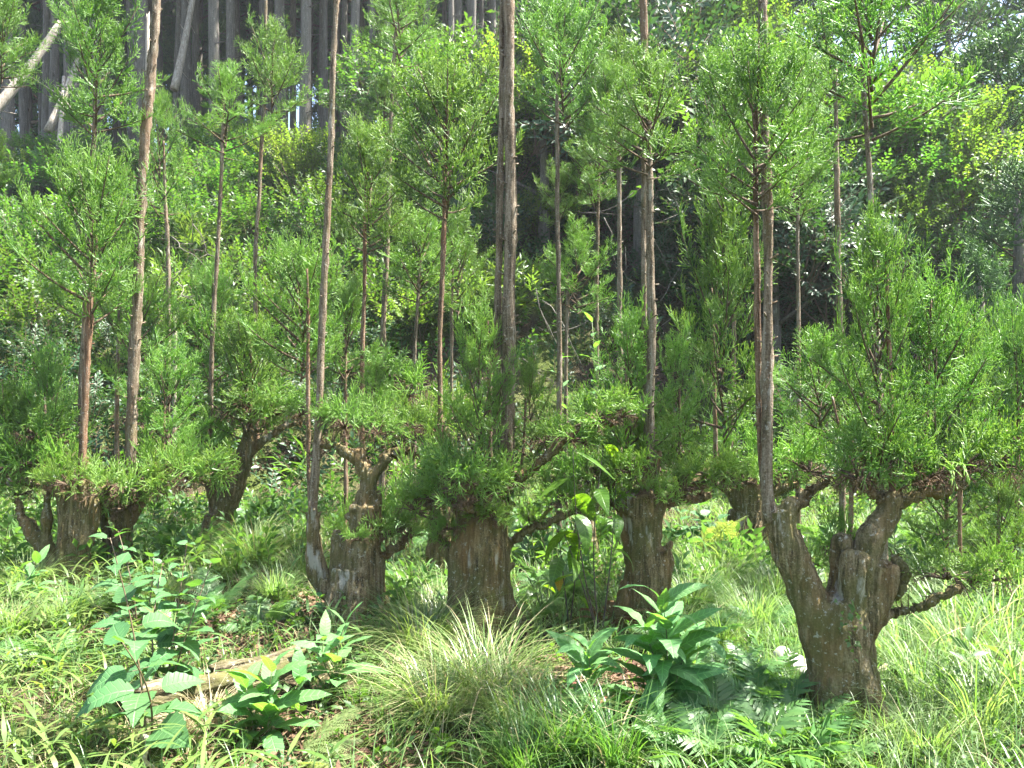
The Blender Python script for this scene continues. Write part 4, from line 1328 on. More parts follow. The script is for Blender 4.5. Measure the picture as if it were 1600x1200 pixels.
snag('broken grey snag left of the dark bank', 271, 495, 560, 7, 10)
snag('short dark trunk on the right bank under the glowing tree', 1482, 285, 345, 13, 15)
snag('second dark trunk on the right bank, nearer the edge', 1502, 280, 375, 13, 15.3)
snag('thin snag at the forest edge with broken top', 228, 25, 90, 8, 18)

# ------------------------------------------------------------------ undergrowth that nobody could count
def scatter(n, y0, y1, seed, half=.76, keep=None, power=1.0):
    n = int(n * 1.18)
    r = np.random.default_rng(seed)
    y = y0 + (y1 - y0) * r.random(n * 2) ** power
    x = r.uniform(-1, 1, n * 2) * (half * y + 1.2)
    w = y / y1
    m = r.random(n * 2) < w ** .5
    x, y = x[m][:n], y[m][:n]
    if keep is not None:
        k = keep(x, y, r)
        x, y = x[k], y[k]
    return x, y, ground_z(x, y), r


def scatter_twigs(name, temps, n, y0, y1, seed, mats, sc=(.7, 1.2), up=.8, keep=None, lift=.05):
    x, y, z, r = scatter(n, y0, y1, seed, keep=keep)
    g = Geo()
    pick = r.integers(0, len(temps), len(x))
    D = np.stack([r.normal(0, .6, len(x)), r.normal(-.25, .6, len(x)), np.full(len(x), up)], 1)
    Fm = frames(D, r.normal(0, .5, len(x)))
    s = r.uniform(*sc, len(x))
    tn = r.uniform(-.15, .2, len(x)) + (noise2(x, y, .8, seed) - .5) * .5
    pos = np.stack([x, y, z + r.uniform(0, lift, len(x))], 1)
    for i, t_ in enumerate(temps):
        m = pick == i
        g.many(t_, Fm[m], pos[m], s[m], tn[m])
    return link(name, g.mesh(name, mats), kind='stuff')


hollow = lambda x, y, r: ((y > 12.6) | (r.random(len(x)) < .3)) & ~((x / y * FPX + 800 > 830) & (x / y * FPX + 800 < 1090) & (y < 15.5)) | (r.random(len(x)) < .15)
left = lambda x, y, r: (noise2(x, y, .35, 12) > .5) & hollow(x, y, r) & ((x / y * FPX + 800 < 900) | (r.random(len(x)) < .25))
scatter_twigs('undergrowth', TW_B, 4000, 9.3, 23, 61, [M['broad'], M['twig']], keep=hollow, lift=.35)
scatter_twigs('bamboo_undergrowth', TW_BAM, 3200, 9.0, 24, 62, [M['bamboo'], M['greentwig']], keep=left, lift=.4)
scatter_twigs('evergreen_undergrowth', TW_G, 4500, 9.5, 23, 63, [M['glossy'], M['twig']], lift=.3)


# grass blades
def blades(x, y, z, az, ln, lean, droop, w, tint, segs=4):
    n = len(x)
    t = np.linspace(0, 1, segs + 1)
    d = np.stack([np.cos(az), np.sin(az)], 1)
    s = np.stack([-np.sin(az), np.cos(az)], 1)
    hor = ln[:, None] * (np.sin(lean)[:, None] * t + droop[:, None] * t ** 2 * .75)
    ver = ln[:, None] * (np.cos(lean)[:, None] * t - droop[:, None] * t ** 2.4 * .62)
    cx = x[:, None] + d[:, 0:1] * hor; cy_ = y[:, None] + d[:, 1:2] * hor; cz = z[:, None] + ver
    ww = w[:, None] * (1 - t ** 1.6) * .5
    A = np.stack([cx + s[:, 0:1] * ww, cy_ + s[:, 1:2] * ww, cz], -1)
    B = np.stack([cx - s[:, 0:1] * ww, cy_ - s[:, 1:2] * ww, cz], -1)
    V = np.concatenate([A[:, :-1], B[:, :-1], A[:, -1:]], 1)          # n, 2*segs+1, 3
    F = []
    for i in range(segs - 1):
        F += [[i, segs + i, segs + i + 1], [i, segs + i + 1, i + 1]]
    F.append([segs - 1, 2 * segs - 1, 2 * segs])
    F = np.array(F)[None] + (np.arange(n) * (2 * segs + 1))[:, None, None]
    T = tint[:, None] + np.concatenate([t[:-1], t[:-1], t[-1:]])[None] * .25
    return V.reshape(-1, 3), F.reshape(-1, 3), T.ravel()


def grass_stuff(name, n, y0, y1, seed, mat, ln, w, keep, lean=.5, droop=.5):
    x, y, z, r = scatter(n, y0, y1, seed, keep=keep)
    m = len(x)
    # pull the blades together into small tufts
    cl = .16
    cx = np.round(x / cl) * cl + (noise2(np.round(x / cl), np.round(y / cl), 1.37, 3) - .5) * cl
    cyy = np.round(y / cl) * cl + (noise2(np.round(y / cl), np.round(x / cl), 1.71, 4) - .5) * cl
    x = x * .45 + cx * .55; y = y * .45 + cyy * .55
    z = ground_z(x, y) - .01
    g = Geo()
    L_ = r.uniform(.55, 1.15, m) * ln * (.6 + .8 * noise2(x, y, 1.1, seed))
    V, F, T = blades(x, y, z, r.uniform(0, 2 * PI, m), L_, np.abs(r.normal(0, lean, m)), r.uniform(.2, 1.2, m) * droop, r.uniform(.6, 1.3, m) * w, r.uniform(-.1, .2, m) + (noise2(x, y, .9, seed + 3) - .5) * .6)
    g.add(V, F, T)
    return link(name, g.mesh(name, mat), kind='stuff')


def pxy(x, y):
    return 800 + x / y * FPX


bare = lambda x, y: ((((x + 1.45) / .5) ** 2 + ((y - 3.95) / .38) ** 2) < 1) | ((((x + .15) / .5) ** 2 + ((y - 4.15) / .65) ** 2) < 1) | ((((x + 1.9) / .75) ** 2 + ((y - 5.3) / .5) ** 2) < 1) | ((((x - .25) / .55) ** 2 + ((y - 4.3) / .35) ** 2) < 1) | ((((x + 0.85) / .3) ** 2 + ((y - 3.5) / .42) ** 2) < 1)
keep_a = lambda x, y, r: (~bare(x, y)) & (noise2(x, y, .55, 21) > .36)
keep_r = lambda x, y, r: (pxy(x, y) > 1050) & ~bare(x, y)
keep_l = lambda x, y, r: (pxy(x, y) < 520) & ~bare(x, y) & (noise2(x, y, .7, 22) > .35)
grass_stuff('grass', 26000, 2.4, 9.8, 71, M['grass'], .26, .0065, keep_a)
grass_stuff('long_grass', 26000, 2.4, 8.8, 72, M['grass'], .36, .0058, keep_r, .45, .7)
grass_stuff('fine_meadow_grass', 13000, 4.6, 9.8, 73, M['grass'], .34, .008, lambda x, y, r: ~bare(x, y) & (noise2(x, y, .6, 33) > .42), .5, .7)
grass_stuff('short_turf', 26000, 2.4, 4.6, 74, M['tuss'], .10, .004, lambda x, y, r: (noise2(x, y, 1.3, 24) > .42) & ~bare(x, y), .6, .4)
grass_stuff('dry_grass', 11000, 2.4, 9.0, 75, M['straw'], .24, .005, lambda x, y, r: (noise2(x, y, 1.0, 26) > .45) & ~(bare(x, y) & (r.random(len(x)) < .7)), .9, .6)


# broad drooping leaves of the low herbs at left (bamboo grass like)
def strap_leaves(name, n, y0, y1, seed, mat, keep, ll=.17, lift=.22):
    x, y, z, r = scatter(n, y0, y1, seed, keep=keep)
    m = len(x)
    g = Geo()
    cl = .22
    x = x * .4 + .6 * np.round(x / cl) * cl; y = y * .4 + .6 * np.round(y / cl) * cl
    z = ground_z(x, y) + r.uniform(0, lift, m)
    V, F, T = blades(x, y, z, r.uniform(0, 2 * PI, m), r.uniform(.7, 1.3, m) * ll, r.uniform(.5, 1.3, m), r.uniform(.3, .9, m), r.uniform(.7, 1.2, m) * .022, r.uniform(-.1, .35, m))
    # taper at the base too
    V = V.reshape(m, 9, 3)
    c = (V[:, 0] + V[:, 4]) / 2
    V[:, 0] = c + (V[:, 0] - c) * .25; V[:, 4] = c + (V[:, 4] - c) * .25
    g.add(V.reshape(-1, 3), F, T)
    return link(name, g.mesh(name, mat), kind='stuff')


strap_leaves('low_herbs', 8500, 2.6, 7.5, 81, M['bamboo'], keep_l)
strap_leaves('meadow_herbs', 5000, 4.2, 9.5, 82, M['fern'], lambda x, y, r: (noise2(x, y, .8, 28) > .5) & ~bare(x, y), .15, .2)
scatter_twigs('ground_cover', [twig(np.random.default_rng(9 + i), 8, .16, .05, .6) for i in range(3)], 4200, 2.6, 9.6, 83, [M['broad'], M['greentwig']], (.5, 1.1), .5, lambda x, y, r: noise2(x, y, 1.2, 29) > .45, .03)
scatter_twigs('ground_herbs', [twig(np.random.default_rng(19 + i), 9, .26, .10, .36) for i in range(3)], 3000, 3.6, 9.6, 84, [M['fern'], M['greentwig']], (.7, 1.3), 1.2, lambda x, y, r: (noise2(x, y, .9, 30) > .47) & ((pxy(x, y) > 560) | (y > 6.4)) & ~bare(x, y), .05)


def litter(name, n, area, seed, mat, size):
    r = np.random.default_rng(seed)
    cx, cy_, rx, ry = area
    a = r.uniform(0, 2 * PI, n); q = np.sqrt(r.random(n))
    x, y = cx + rx * q * np.cos(a), cy_ + ry * q * np.sin(a)
    z = ground_z(x, y) + r.uniform(.004, .03, n)
    D = np.stack([r.normal(0, 1, n), r.normal(0, 1, n), r.normal(0, .25, n)], 1)
    g = Geo()
    g.many(leaf_card(1, .32, .2, .2), frames(D, r.normal(0, .5, n)), np.stack([x, y, z], 1), r.uniform(.5, 1.4, n) * size, r.uniform(-.2, .4, n))
    return link(name, g.mesh(name, mat), kind='stuff')


litter('leaf_litter', 2600, (-1.9, 5.3, .95, .65), 91, M['litter'], .06)
litter('leaf_litter', 2600, (.3, 4.25, .75, .5), 92, M['litter'], .055)
litter('leaf_litter', 1500, (-.9, 3.5, .6, .5), 93, M['litter'], .05)
litter('red_needle_litter', 700, (.2, 4.05, .28, .16), 94, M['redlitter'], .05)
litter('red_needle_litter', 1100, (-3.75, 6.3, .28, .25), 95, M['redlitter'], .06)
litter('leaf_litter', 3500, (0, 6.2, 4.5, 3.0), 96, M['litter'], .055)


# ------------------------------------------------------------------ grass tussocks
def tussock(seed, n=320, ln=.5, w=.005, droop=.9, spread=.10, mat=None, lean=.45):
    r = np.random.default_rng(seed)
    a = r.uniform(0, 2 * PI, n); q = np.sqrt(r.random(n)) * spread
    az = a + r.normal(0, .5, n)
    V, F, T = blades(q * np.cos(a), q * np.sin(a), np.full(n, -.01), az, r.uniform(.5, 1.1, n) * ln, np.abs(r.normal(0, lean, n)), r.uniform(.4, 1.25, n) * droop, r.uniform(.6, 1.3, n) * w, r.uniform(-.15, .55, n) ** 1.0, 6)
    nf = len(F) // n
    dry = np.repeat((r.random(n) < (.11 if mat == M['tuss'] else .04)).astype(int), nf)
    g = Geo(); g.add(V, F, T, dry)
    return g.mesh('tussock', [mat, M['straw']])


TUS = [tussock(401 + i, 480, .52, .0055, .95, .12, M['tuss']) for i in range(3)]
TUS_D = [tussock(411 + i, 260, .48, .010, .6, .10, M['deepgrass'], .4) for i in range(2)]
TUS_L = [tussock(421 + i, 120, .85, .008, .85, .10, M['grass'], .5) for i in range(2)]
TUS_S = [tussock(431, 300, .45, .0045, 1.0, .05, M['straw'], .7)]
TUS_P = [tussock(441 + i, 360, .5, .0075, .75, .12, M['grass'], .45) for i in range(2)]


def place_tuft(label, px, py, s, vs, cat='grass tuft', name='grass_tussock', group=None, sz=1.0):
    Yt = CAMH * FPX / (py - 600)
    x = (px - 800) / FPX * Yt
    o = link(name, vs[rng.integers(len(vs))], None, (x, Yt, gz(x, Yt)), (0, 0, rng.uniform(0, 6.28)), (s, s, s * sz))
    return tag(o, label, cat, group)


place_tuft('large drooping tussock with straw tips in front of the broad middle stump', 755, 1085, 1.3, TUS)
place_tuft('second drooping tussock with pale tips, a little right and in front', 805, 1130, 1.1, TUS)
place_tuft('fine dark green tussock at the left foot of the middle stump', 655, 1020, 1.15, TUS)
place_tuft('fine tussock behind it against the stump base', 690, 985, .95, TUS)
place_tuft('arching tussock with bleached blades low in the middle', 690, 1120, 1.1, TUS)
place_tuft('deep green broad bladed tuft at the bottom, right of middle', 880, 1180, 1.0, TUS_D)
place_tuft('deep green tuft at the bottom edge beside the fern clump', 960, 1190, .95, TUS_D)
place_tuft('deep green tuft at the bottom edge, in the middle', 820, 1205, .8, TUS_D)
place_tuft('bright round tussock back at left before the elbow limb', 400, 890, 1.3, TUS_P)
place_tuft('soft tussock left of the bright round one', 365, 900, .9, TUS_P)
place_tuft('withered straw tuft beneath the mossy log', 325, 1120, .85, TUS_S, name='dry_grass_tuft')
place_tuft('withered straw tuft by the log end', 290, 1140, .6, TUS_S, name='dry_grass_tuft')
for (px, py, s) in [(1500, 1040, 1.0), (1560, 1010, 1.1), (1440, 1090, .8), (1590, 1120, 1.0), (1530, 1150, .9), (1470, 980, .9), (1600, 960, 1.1)]:
    place_tuft('long bladed sunlit grass tuft, ' + ('far' if py < 1000 else 'middle' if py < 1100 else 'near') + ' ground ' + where(px), px, py, s, TUS_L, group='long grass tufts at right')
for (px, py, s) in [(1080, 960, 1.0), (1120, 930, 1.0), (1180, 980, .9), (1090, 900, 1.0), (1150, 900, 1.1), (1210, 940, .9), (1060, 1000, .8), (1250, 900, .8), (1130, 1010, .8), (1400, 960, .8), (1440, 930, .9), (1400, 1040, .8), (1380, 1150, .7), (1450, 1180, .7)]:
    place_tuft('sunlit clearing grass tuft, ' + ('farthest' if py < 935 else 'middle' if py < 1000 else 'near') + ' row, ' + where(px), px, py, s, TUS_P, group='sunlit grass tufts in the clearing')
for (px, py, s) in [(40, 930, 1.0), (100, 980, .8), (430, 940, .8), (470, 910, .8), (20, 1000, .8), (250, 940, .8), (640, 950, .8), (460, 870, .9)]:
    place_tuft('pale grass tuft among low herbs, ' + ('farther back ' if py < 935 else 'nearer ') + where(px), px, py, s, TUS_P, group='pale grass tufts at left')

# ------------------------------------------------------------------ big-leaved herbs
def big_leaf(name, l, w, mat, rows=8, serr=.10, droop=.5, fold=.18, kind='ovate', seed=0, wav=.0):
    r = np.random.default_rng(seed)
    t = np.linspace(0, 1, rows + 1)
    if kind == 'ovate':
        pr = np.sin(PI * np.clip(t, 0, 1) ** .62) ** .9 * (1 - .25 * t)
    elif kind == 'lance':
        pr = np.sin(PI * t ** .8) ** .9
    else:
        pr = np.sin(PI * t ** .72)
    pr = pr / pr.max()
    pr[0] = .06; pr[-1] = 0.0
    hw = pr * w / 2 * np.where(np.arange(rows + 1) % 2 == 0, 1 - serr, 1 + serr)
    ang = droop * t ** 1.2
    x = np.concatenate([[0], np.cumsum(np.cos((ang[1:] + ang[:-1]) / 2))]) / rows * l
    z = -np.concatenate([[0], np.cumsum(np.sin((ang[1:] + ang[:-1]) / 2))]) / rows * l
    V, UV = [], []
    for i in range(rows + 1):
        e = wav * l * r.normal(0, 1)
        V += [[x[i] - .04 * l * pr[i], -hw[i], z[i] + hw[i] * fold + e], [x[i], 0, z[i]], [x[i] - .04 * l * pr[i], hw[i], z[i] + hw[i] * fold - e]]
        UV += [[-pr[i], t[i]], [0, t[i]], [pr[i], t[i]]]
    F = []
    for i in range(rows):
        a = i * 3
        F += [[a, a + 3, a + 4, a + 1], [a + 1, a + 4, a + 5, a + 2]]
    return mesh_np(name, np.array(V), [np.array(F)], mat, np.full(len(V), .12), uv=np.array(UV), smooth=True)


LF_NET = [big_leaf('leaf', 1, .62, M['herb'], serr=.07, droop=.3 + .35 * i, seed=i, wav=.012, rows=12) for i in range(4)]
LF_LUSH = [big_leaf('leaf', 1, .35, M['lush'], serr=.05, droop=.5 + .4 * i, kind='lance', seed=i, wav=.012, rows=11) for i in range(4)]
LF_LIL = [big_leaf('leaf', 1, .36, M['lily'], serr=0, droop=.3 + .6 * i, kind='x', seed=i, rows=9) for i in range(3)]
LF_YEL = big_leaf('leaf', 1, .36, M['lily_yellow'], serr=0, droop=1.0, kind='x', seed=5, rows=9)


def herb(name, label, cat, base_px, base_py, stems, leaves, stem_mat, seed, opposite=True, group=None, node0=.15, petiole=.12, elev=.35, top_up=.8, Yt=None, lsc=1.45):
    """stems: [(top_px, top_py, dY, nodes, leaf_len_low, leaf_len_top)]"""
    r = np.random.default_rng(seed)
    Yb = Yt or CAMH * FPX / (base_py - 600)
    x = (base_px - 800) / FPX * Yb
    r0 = np.array([x, Yb, gz(x, Yb)])
    t = thing(name, label, cat, r0, group)
    for (tx, ty, dY, nodes, l0, l1) in stems:
        top = P(tx, ty, Yb + dY) - r0
        q = np.linspace(0, 1, 9)[:, None]
        bend = np.array([r.normal(0, .04), r.normal(0, .04), 0])
        pts = top * q + bend * np.sin(q * PI)
        pts[0] = (0, 0, -.02)
        g = Geo(); v, f = tube(pts, np.linspace(.0055, .0022, 9), 7); g.add(v, f, 0)
        lvs = []
        a0 = r.uniform(0, PI)
        for k in range(nodes):
            u = node0 + (1 - node0) * (k + .5) / nodes if k < nodes - 1 else .99
            i = min(int(u * 8), 7); fr = u * 8 - i
            p = pts[i] * (1 - fr) + pts[i + 1] * fr
            ll = lsc * (l0 * (1 - u) + l1 * u)
            for sgn in ((0, PI) if opposite else (0,)):
                a = a0 + k * (PI / 2 if opposite else 2.39996) + sgn + r.normal(0, .2)
                el = elev * r.uniform(.4, 1.3) * (1 - u) + top_up * u + r.normal(0, .1)
                d = np.array([math.cos(a) * math.cos(el), math.sin(a) * math.cos(el), math.sin(el)])
                pl = petiole * ll * r.uniform(.7, 1.2)
                e = p + d * pl
                if pl > .012:
                    sv, sf = tube(np.array([p, e]), [.0018, .0014], 4); g.add(sv, sf, 0)
                lvs.append((e, d, ll * r.uniform(.75, 1.15)))
        st = link('stem', g.mesh('stem', stem_mat, smooth=True), t)
        for (e, d, ll) in lvs:
            m_ = Matrix([list(row) for row in frame(d, roll=r.normal(0, .3))]).to_euler()
            link('leaf', leaves[r.integers(len(leaves))], t, e, m_, ll)
    return t


herb('nettle_plant', 'tall herb with broad toothed heart shaped leaves at lower left', 'plant', 232, 1185,
     [(172, 840, .15, 9, .20, .06), (195, 1010, -.25, 3, .17, .14)], LF_NET, M['redstem'], 1, petiole=.25, elev=-.05, top_up=.5)
herb('nettle_plant', 'tall herb with toothed leaves and flower tips, right of the heart leaved one', 'plant', 255, 1110,
     [(292, 850, .3, 9, .19, .05), (330, 880, .25, 8, .17, .05), (255, 880, .4, 7, .15, .05)], LF_NET, M['redstem'], 2, petiole=.22, elev=.0, top_up=.6)
herb('nettle_plant', 'smaller toothed herb behind the two tall ones at left', 'plant', 215, 1010,
     [(185, 830, .1, 8, .13, .05), (240, 870, .2, 7, .13, .05)], LF_NET, M['redstem'], 3, petiole=.2, elev=.1, top_up=.6)
herb('lush_herb', 'lush long leaved herb beside the log at lower left', 'plant', 432, 1150,
     [(425, 1050, 0, 6, .22, .14), (470, 1070, .05, 5, .20, .12), (385, 1075, .05, 5, .2, .12)], LF_LUSH, M['greentwig'], 4, petiole=.03, elev=.25, top_up=1.0)
herb('lush_herb', 'lush long leaved herb in front of the elbow limbed stump', 'plant', 537, 1080,
     [(540, 975, .05, 6, .22, .12), (505, 1000, .1, 5, .2, .12)], LF_LUSH, M['greentwig'], 5, petiole=.03, elev=.25, top_up=1.0)
herb('lush_herb', 'tallest lush herb with a leafy tip in front of the single pole stump', 'plant', 1032, 1130,
     [(1035, 940, 0, 12, .30, .15), (1008, 985, .1, 9, .26, .14), (1075, 1000, .1, 8, .24, .14)], LF_LUSH, M['greentwig'], 6, petiole=.03, elev=.2, top_up=1.0)
herb('lush_herb', 'lush herb left of the tallest one, over the dry litter', 'plant', 925, 1120,
     [(920, 1015, 0, 9, .25, .15)], LF_LUSH, M['greentwig'], 7, petiole=.03, elev=.2, top_up=1.0)
herb('lush_herb', 'low lush herb hiding at the right of the tallest one', 'plant', 1100, 1110,
     [(1095, 1010, .05, 6, .22, .10), (1135, 1030, .1, 5, .2, .1)], LF_LUSH, M['greentwig'], 8, petiole=.03, elev=.2, top_up=.9)
herb('bushy_herb', 'dark leafy herb clump in the shade behind the single pole stump', 'plant', 1085, 880,
     [(1060, 800, 0, 7, .16, .08), (1090, 790, .1, 7, .16, .08), (1120, 810, .1, 6, .16, .08)], LF_NET[:2], M['greentwig'], 9, petiole=.15, elev=.1, top_up=.5)
herb('tall_lily', 'tall lily with bare dark stems and hanging broad leaves left of the single pole stump', 'plant', 938, 1000,
     [(895, 700, -.2, 5, .24, .26), (880, 830, -.1, 3, .24, .2), (962, 760, .1, 4, .22, .2), (945, 690, .05, 3, .2, .24)], LF_LIL, M['darkstem'], 10, opposite=False, node0=.55, petiole=.1, elev=-.35, top_up=-.3, lsc=1.15)
herb('tall_lily', 'second lily with a yellowing leaf nearer the middle stump', 'plant', 890, 985,
     [(868, 790, -.1, 4, .22, .22), (905, 850, -.2, 4, .2, .2)], LF_LIL + [LF_YEL], M['darkstem'], 11, opposite=False, node0=.35, petiole=.1, elev=-.4, top_up=-.5, lsc=1.15)
herb('broad_leaf_plant', 'bright broad leaved plant behind the middle stump at right', 'plant', 850, 960,
     [(825, 800, .2, 6, .2, .16), (860, 760, .3, 6, .2, .16), (800, 860, .2, 5, .2, .14)], LF_LIL, M['greentwig'], 12, opposite=False, node0=.2, petiole=.12, elev=.2, top_up=.4, lsc=.95)
herb('young_bamboo', 'pale young bamboo shoot with narrow leaves behind the lily', 'plant', 905, 870,
     [(925, 500, .3, 12, .22, .16), (870, 560, .3, 10, .22, .16)], LF_LUSH[:2], M['greentwig'], 13, opposite=False, node0=.4, petiole=.03, elev=.1, top_up=.7, lsc=.95)
herb('herb_seedling', 'small leafy herb in front of the elbow limbed stump', 'plant', 505, 985,
     [(500, 935, 0, 5, .11, .07), (530, 950, .05, 4, .1, .07)], LF_LUSH, M['greentwig'], 14, petiole=.05, elev=.3, top_up=.9)
herb('herb_seedling', 'low wide leaf plant at left under the first stump', 'plant', 60, 960,
     [(60, 880, 0, 5, .15, .1), (30, 890, .1, 5, .15, .1)], LF_LUSH, M['greentwig'], 15, petiole=.05, elev=.3, top_up=.9)


# ------------------------------------------------------------------ ferns
def frond(l=1.0, pairs=16, pl=.30, pw=.05, droop=.7, lacy=False, mat=None, seed=0, ovate=False):
    r = np.random.default_rng(seed)
    g = Geo()
    n = 14
    t = np.linspace(0, 1, n)
    ang = .2 - droop * t
    dx = np.cumsum(np.cos(ang)) / n * l; dz = np.cumsum(np.sin(ang)) / n * l
    dx -= dx[0]; dz -= dz[0]
    pts = np.stack([dx, 0 * dx, dz], 1)
    v, f = tube(pts, np.linspace(.008, .002, n) * l, 4, cap=False); g.add(v, f, -.1)
    for i in range(pairs):
        u = .16 + .82 * i / pairs
        k = min(int(u * (n - 1)), n - 2); fr = u * (n - 1) - k
        p = pts[k] * (1 - fr) + pts[k + 1] * fr
        tg = nrm(pts[k + 1] - pts[k])
        env = math.sin(PI * (.12 + .88 * u) ** (.75)) ** .8 + .04
        for sg in (1, -1):
            a = R(62 - 18 * u) + r.normal(0, .08)
            d = tg * math.cos(a) + np.array([0, sg * math.sin(a), 0]) + np.array([0, 0, r.normal(-.05, .08)])
            m_ = frame(d, roll=r.normal(0, .25))
            L_ = pl * l * env * r.uniform(.88, 1.1)
            if not lacy:
                q = np.linspace(0, 1, 5)
                hw = pw * l * np.array([.55, 1, .85, .5, 0]) / 2 * (.5 + .5 * env)
                V = np.concatenate([np.stack([q * L_, hw, -.18 * L_ * q * q + .004], 1), np.stack([q * L_, -hw, -.18 * L_ * q * q + .004], 1)])
                F = []
                for j in range(4):
                    F += [[j, j + 5, j + 6], [j, j + 6, j + 1]]
                g.add(V @ m_.T + p, F, .1 * u + r.uniform(-.05, .1))
            else:
                m2 = 9
                lc = leaf_card(1, .42, .1, .1)
                for j in range(m2):
                    w = .06 + .92 * j / m2
                    b = np.array([w * L_, 0, -.15 * L_ * w * w])
                    for s2 in (1, -1):
                        d2 = np.array([.5, s2 * .85, 0])
                        g.addg(lc, m_ @ frame(d2), p + m_ @ b, L_ * .24 * (1 - .75 * w) + .006 * l, .1 * w + r.uniform(-.05, .08))
    return g.mesh('frond', mat)


FR_P = [frond(1, 12, .34, .055, .5 + .25 * i, False, M['fern'], i) for i in range(3)]
FR_L = [frond(1, 17, .32, .05, .5 + .3 * i, True, M['palefern'], 10 + i) for i in range(2)]
FR_G = [frond(1, 17, .30, .05, .6 + .3 * i, True, M['fern'], 20 + i) for i in range(2)]
FR_D = [frond(1, 15, .25, .03, 1.5 + .4 * i, False, M['deadfern'], 30 + i) for i in range(2)]


def fern(label, px, py, n, ln, fr, seed, group=None, el=(.35, 1.0), name='fern', azr=(0, 6.283)):
    r = np.random.default_rng(seed)
    Yt = CAMH * FPX / (py - 600)
    x = (px - 800) / FPX * Yt
    t = thing(name, label, 'fern', (x, Yt, gz(x, Yt)), group)
    for i in range(n):
        a = azr[0] + (azr[1] - azr[0]) * (i + r.uniform(-.3, .3)) / n
        e = r.uniform(*el)
        d = np.array([math.cos(a) * math.cos(e), math.sin(a) * math.cos(e), math.sin(e)])
        m_ = Matrix([list(q) for q in frame(d, roll=r.normal(0, .2))]).to_euler()
        link('frond', fr[r.integers(len(fr))], t, (.02 * math.cos(a), .02 * math.sin(a), .01), m_, ln * r.uniform(.7, 1.15))
    return t


k = 0
for (px, py, n, ln) in [(1130, 1150, 12, .36), (1190, 1130, 12, .38), (1250, 1160, 12, .36), (1170, 1195, 12, .36), (1090, 1195, 11, .32), (1230, 1200, 12, .34), (1290, 1190, 11, .3), (1150, 1090, 11, .36), (1210, 1080, 10, .34), (1120, 1070, 9, .3), (1060, 1165, 10, .3)]:
    fern('ribbon leaved fern left of the forked bole, ' + ('back ' if py < 1100 else 'middle ' if py < 1175 else 'bottom ') + ('left' if px < 1140 else 'middle' if px < 1215 else 'right') + ' of its clump', px, py, n, ln, FR_P, 500 + k, 'ribbon ferns at the bottom')
    k += 1
fern('pale lacy fern frond at the bottom edge, left of the middle', 455, 1185, 4, .36, FR_L, 521, azr=(-.6, 1.2), el=(.15, .5))
fern('pale lacy fern arching beside the shaded herb clump', 1085, 880, 5, .62, FR_L, 522, el=(.5, .95), azr=(-.9, 1.3))
fern('pale fern low behind the single pole stump', 1055, 925, 6, .42, FR_L, 523, el=(.2, .7))
fern('bleached fern back at left by the bright round tussock', 440, 870, 5, .5, FR_L, 524, el=(.3, .8))
fern('green fern in the bank shade left of the elbow pole', 400, 830, 6, .55, FR_G, 525, el=(.3, .9))
fern('green fern behind the lily', 860, 930, 6, .4, FR_G, 526)
fern('green fern in the clearing at right behind the mossy stump', 1120, 900, 6, .5, FR_G, 527)
fern('green fern at the foot of the leaning grey pole tree', 300, 880, 6, .5, FR_G, 528)
fern('withered brown fern hanging by the single pole stump', 950, 985, 5, .34, FR_D, 529, name='dead_fern', el=(.9, 1.4))
for (px, py, ln) in [(1290, 860, .5), (1350, 870, .5), (1440, 870, .5), (150, 850, .5), (270, 850, .5), (560, 850, .5), (640, 870, .5), (820, 880, .5), (960, 860, .5), (1230, 850, .5), (1080, 1010, .4), (1110, 960, .45), (1200, 1000, .4), (1420, 1000, .4), (1480, 960, .45), (330, 960, .45), (420, 985, .35), (180, 960, .45), (20, 900, .5), (90, 1040, .4), (280, 1000, .4), (620, 930, .4), (830, 970, .4), (880, 940, .4), (1270, 930, .45)]:
    fern('small green fern in rough grass, ' + ('back ' if py < 900 else 'nearer ') + where(px), px, py, 6, ln, FR_G, 540 + k, 'ferns behind the pollards')
    k += 1

# ------------------------------------------------------------------ bare tangle in the dark hollow, ivy on the bole
def tangle(label, spots, Yt, seed):
    r = np.random.default_rng(seed)
    x = (spots[0][0] - 800) / FPX * Yt
    r0 = np.array([x, Yt, gz(x, Yt)])
    t = thing('bare_branches', label, 'dead branches', r0)
    for (x0, y0, x1, y1, sag) in spots:
        p0, p1 = P(x0, y0, Yt + r.uniform(-.3, .5)), P(x1, y1, Yt + r.uniform(-.6, .6))
        q = np.linspace(0, 1, 12)[:, None]
        pts = p0 + (p1 - p0) * q + np.array([0, 0, -1]) * sag / FPX * Yt * np.sin(q * PI)
        pts[:, 0] += (vnoise(np.stack([q[:, 0] * 5, q[:, 0] * 0 + seed, q[:, 0] * 0 + x0], 1), 4) - .5) * .12
        g = Geo(); v, f = tube(pts - r0, np.linspace(.008, .003, 12), 5); g.add(v, f, 0)
        for _ in range(4):
            i = r.integers(2, 11); d = r.normal(0, .22, 3)
            v, f = tube(np.array([pts[i], pts[i] + d]) - r0, [.004, .0015], 4); g.add(v, f, 0)
        link('branch', g.mesh('branch', M['forest'], smooth=True), t)


def ivy():
    t_, r0_, Yi = IVY
    r = np.random.default_rng(8)
    g = Geo(); lc = leaf_card(1, .75, .1, .15)
    for k in range(34):
        a = r.normal(0, 9); b = r.normal(0, 15)
        px, py = 1325 + a + b * .1, 968 + b * 1.6
        d = np.array([r.normal(0, .5), -.7, r.normal(-.3, .4)])
        g.addg(lc, frame(d, roll=r.normal(0, .5)), P(px, py, Yi - .155 - r.uniform(0, .02)) - r0_, r.uniform(.02, .038), r.uniform(-.1, .2))
    link('ivy', g.mesh('ivy', [M['broad'], M['twig']]), t_, kind='stuff')


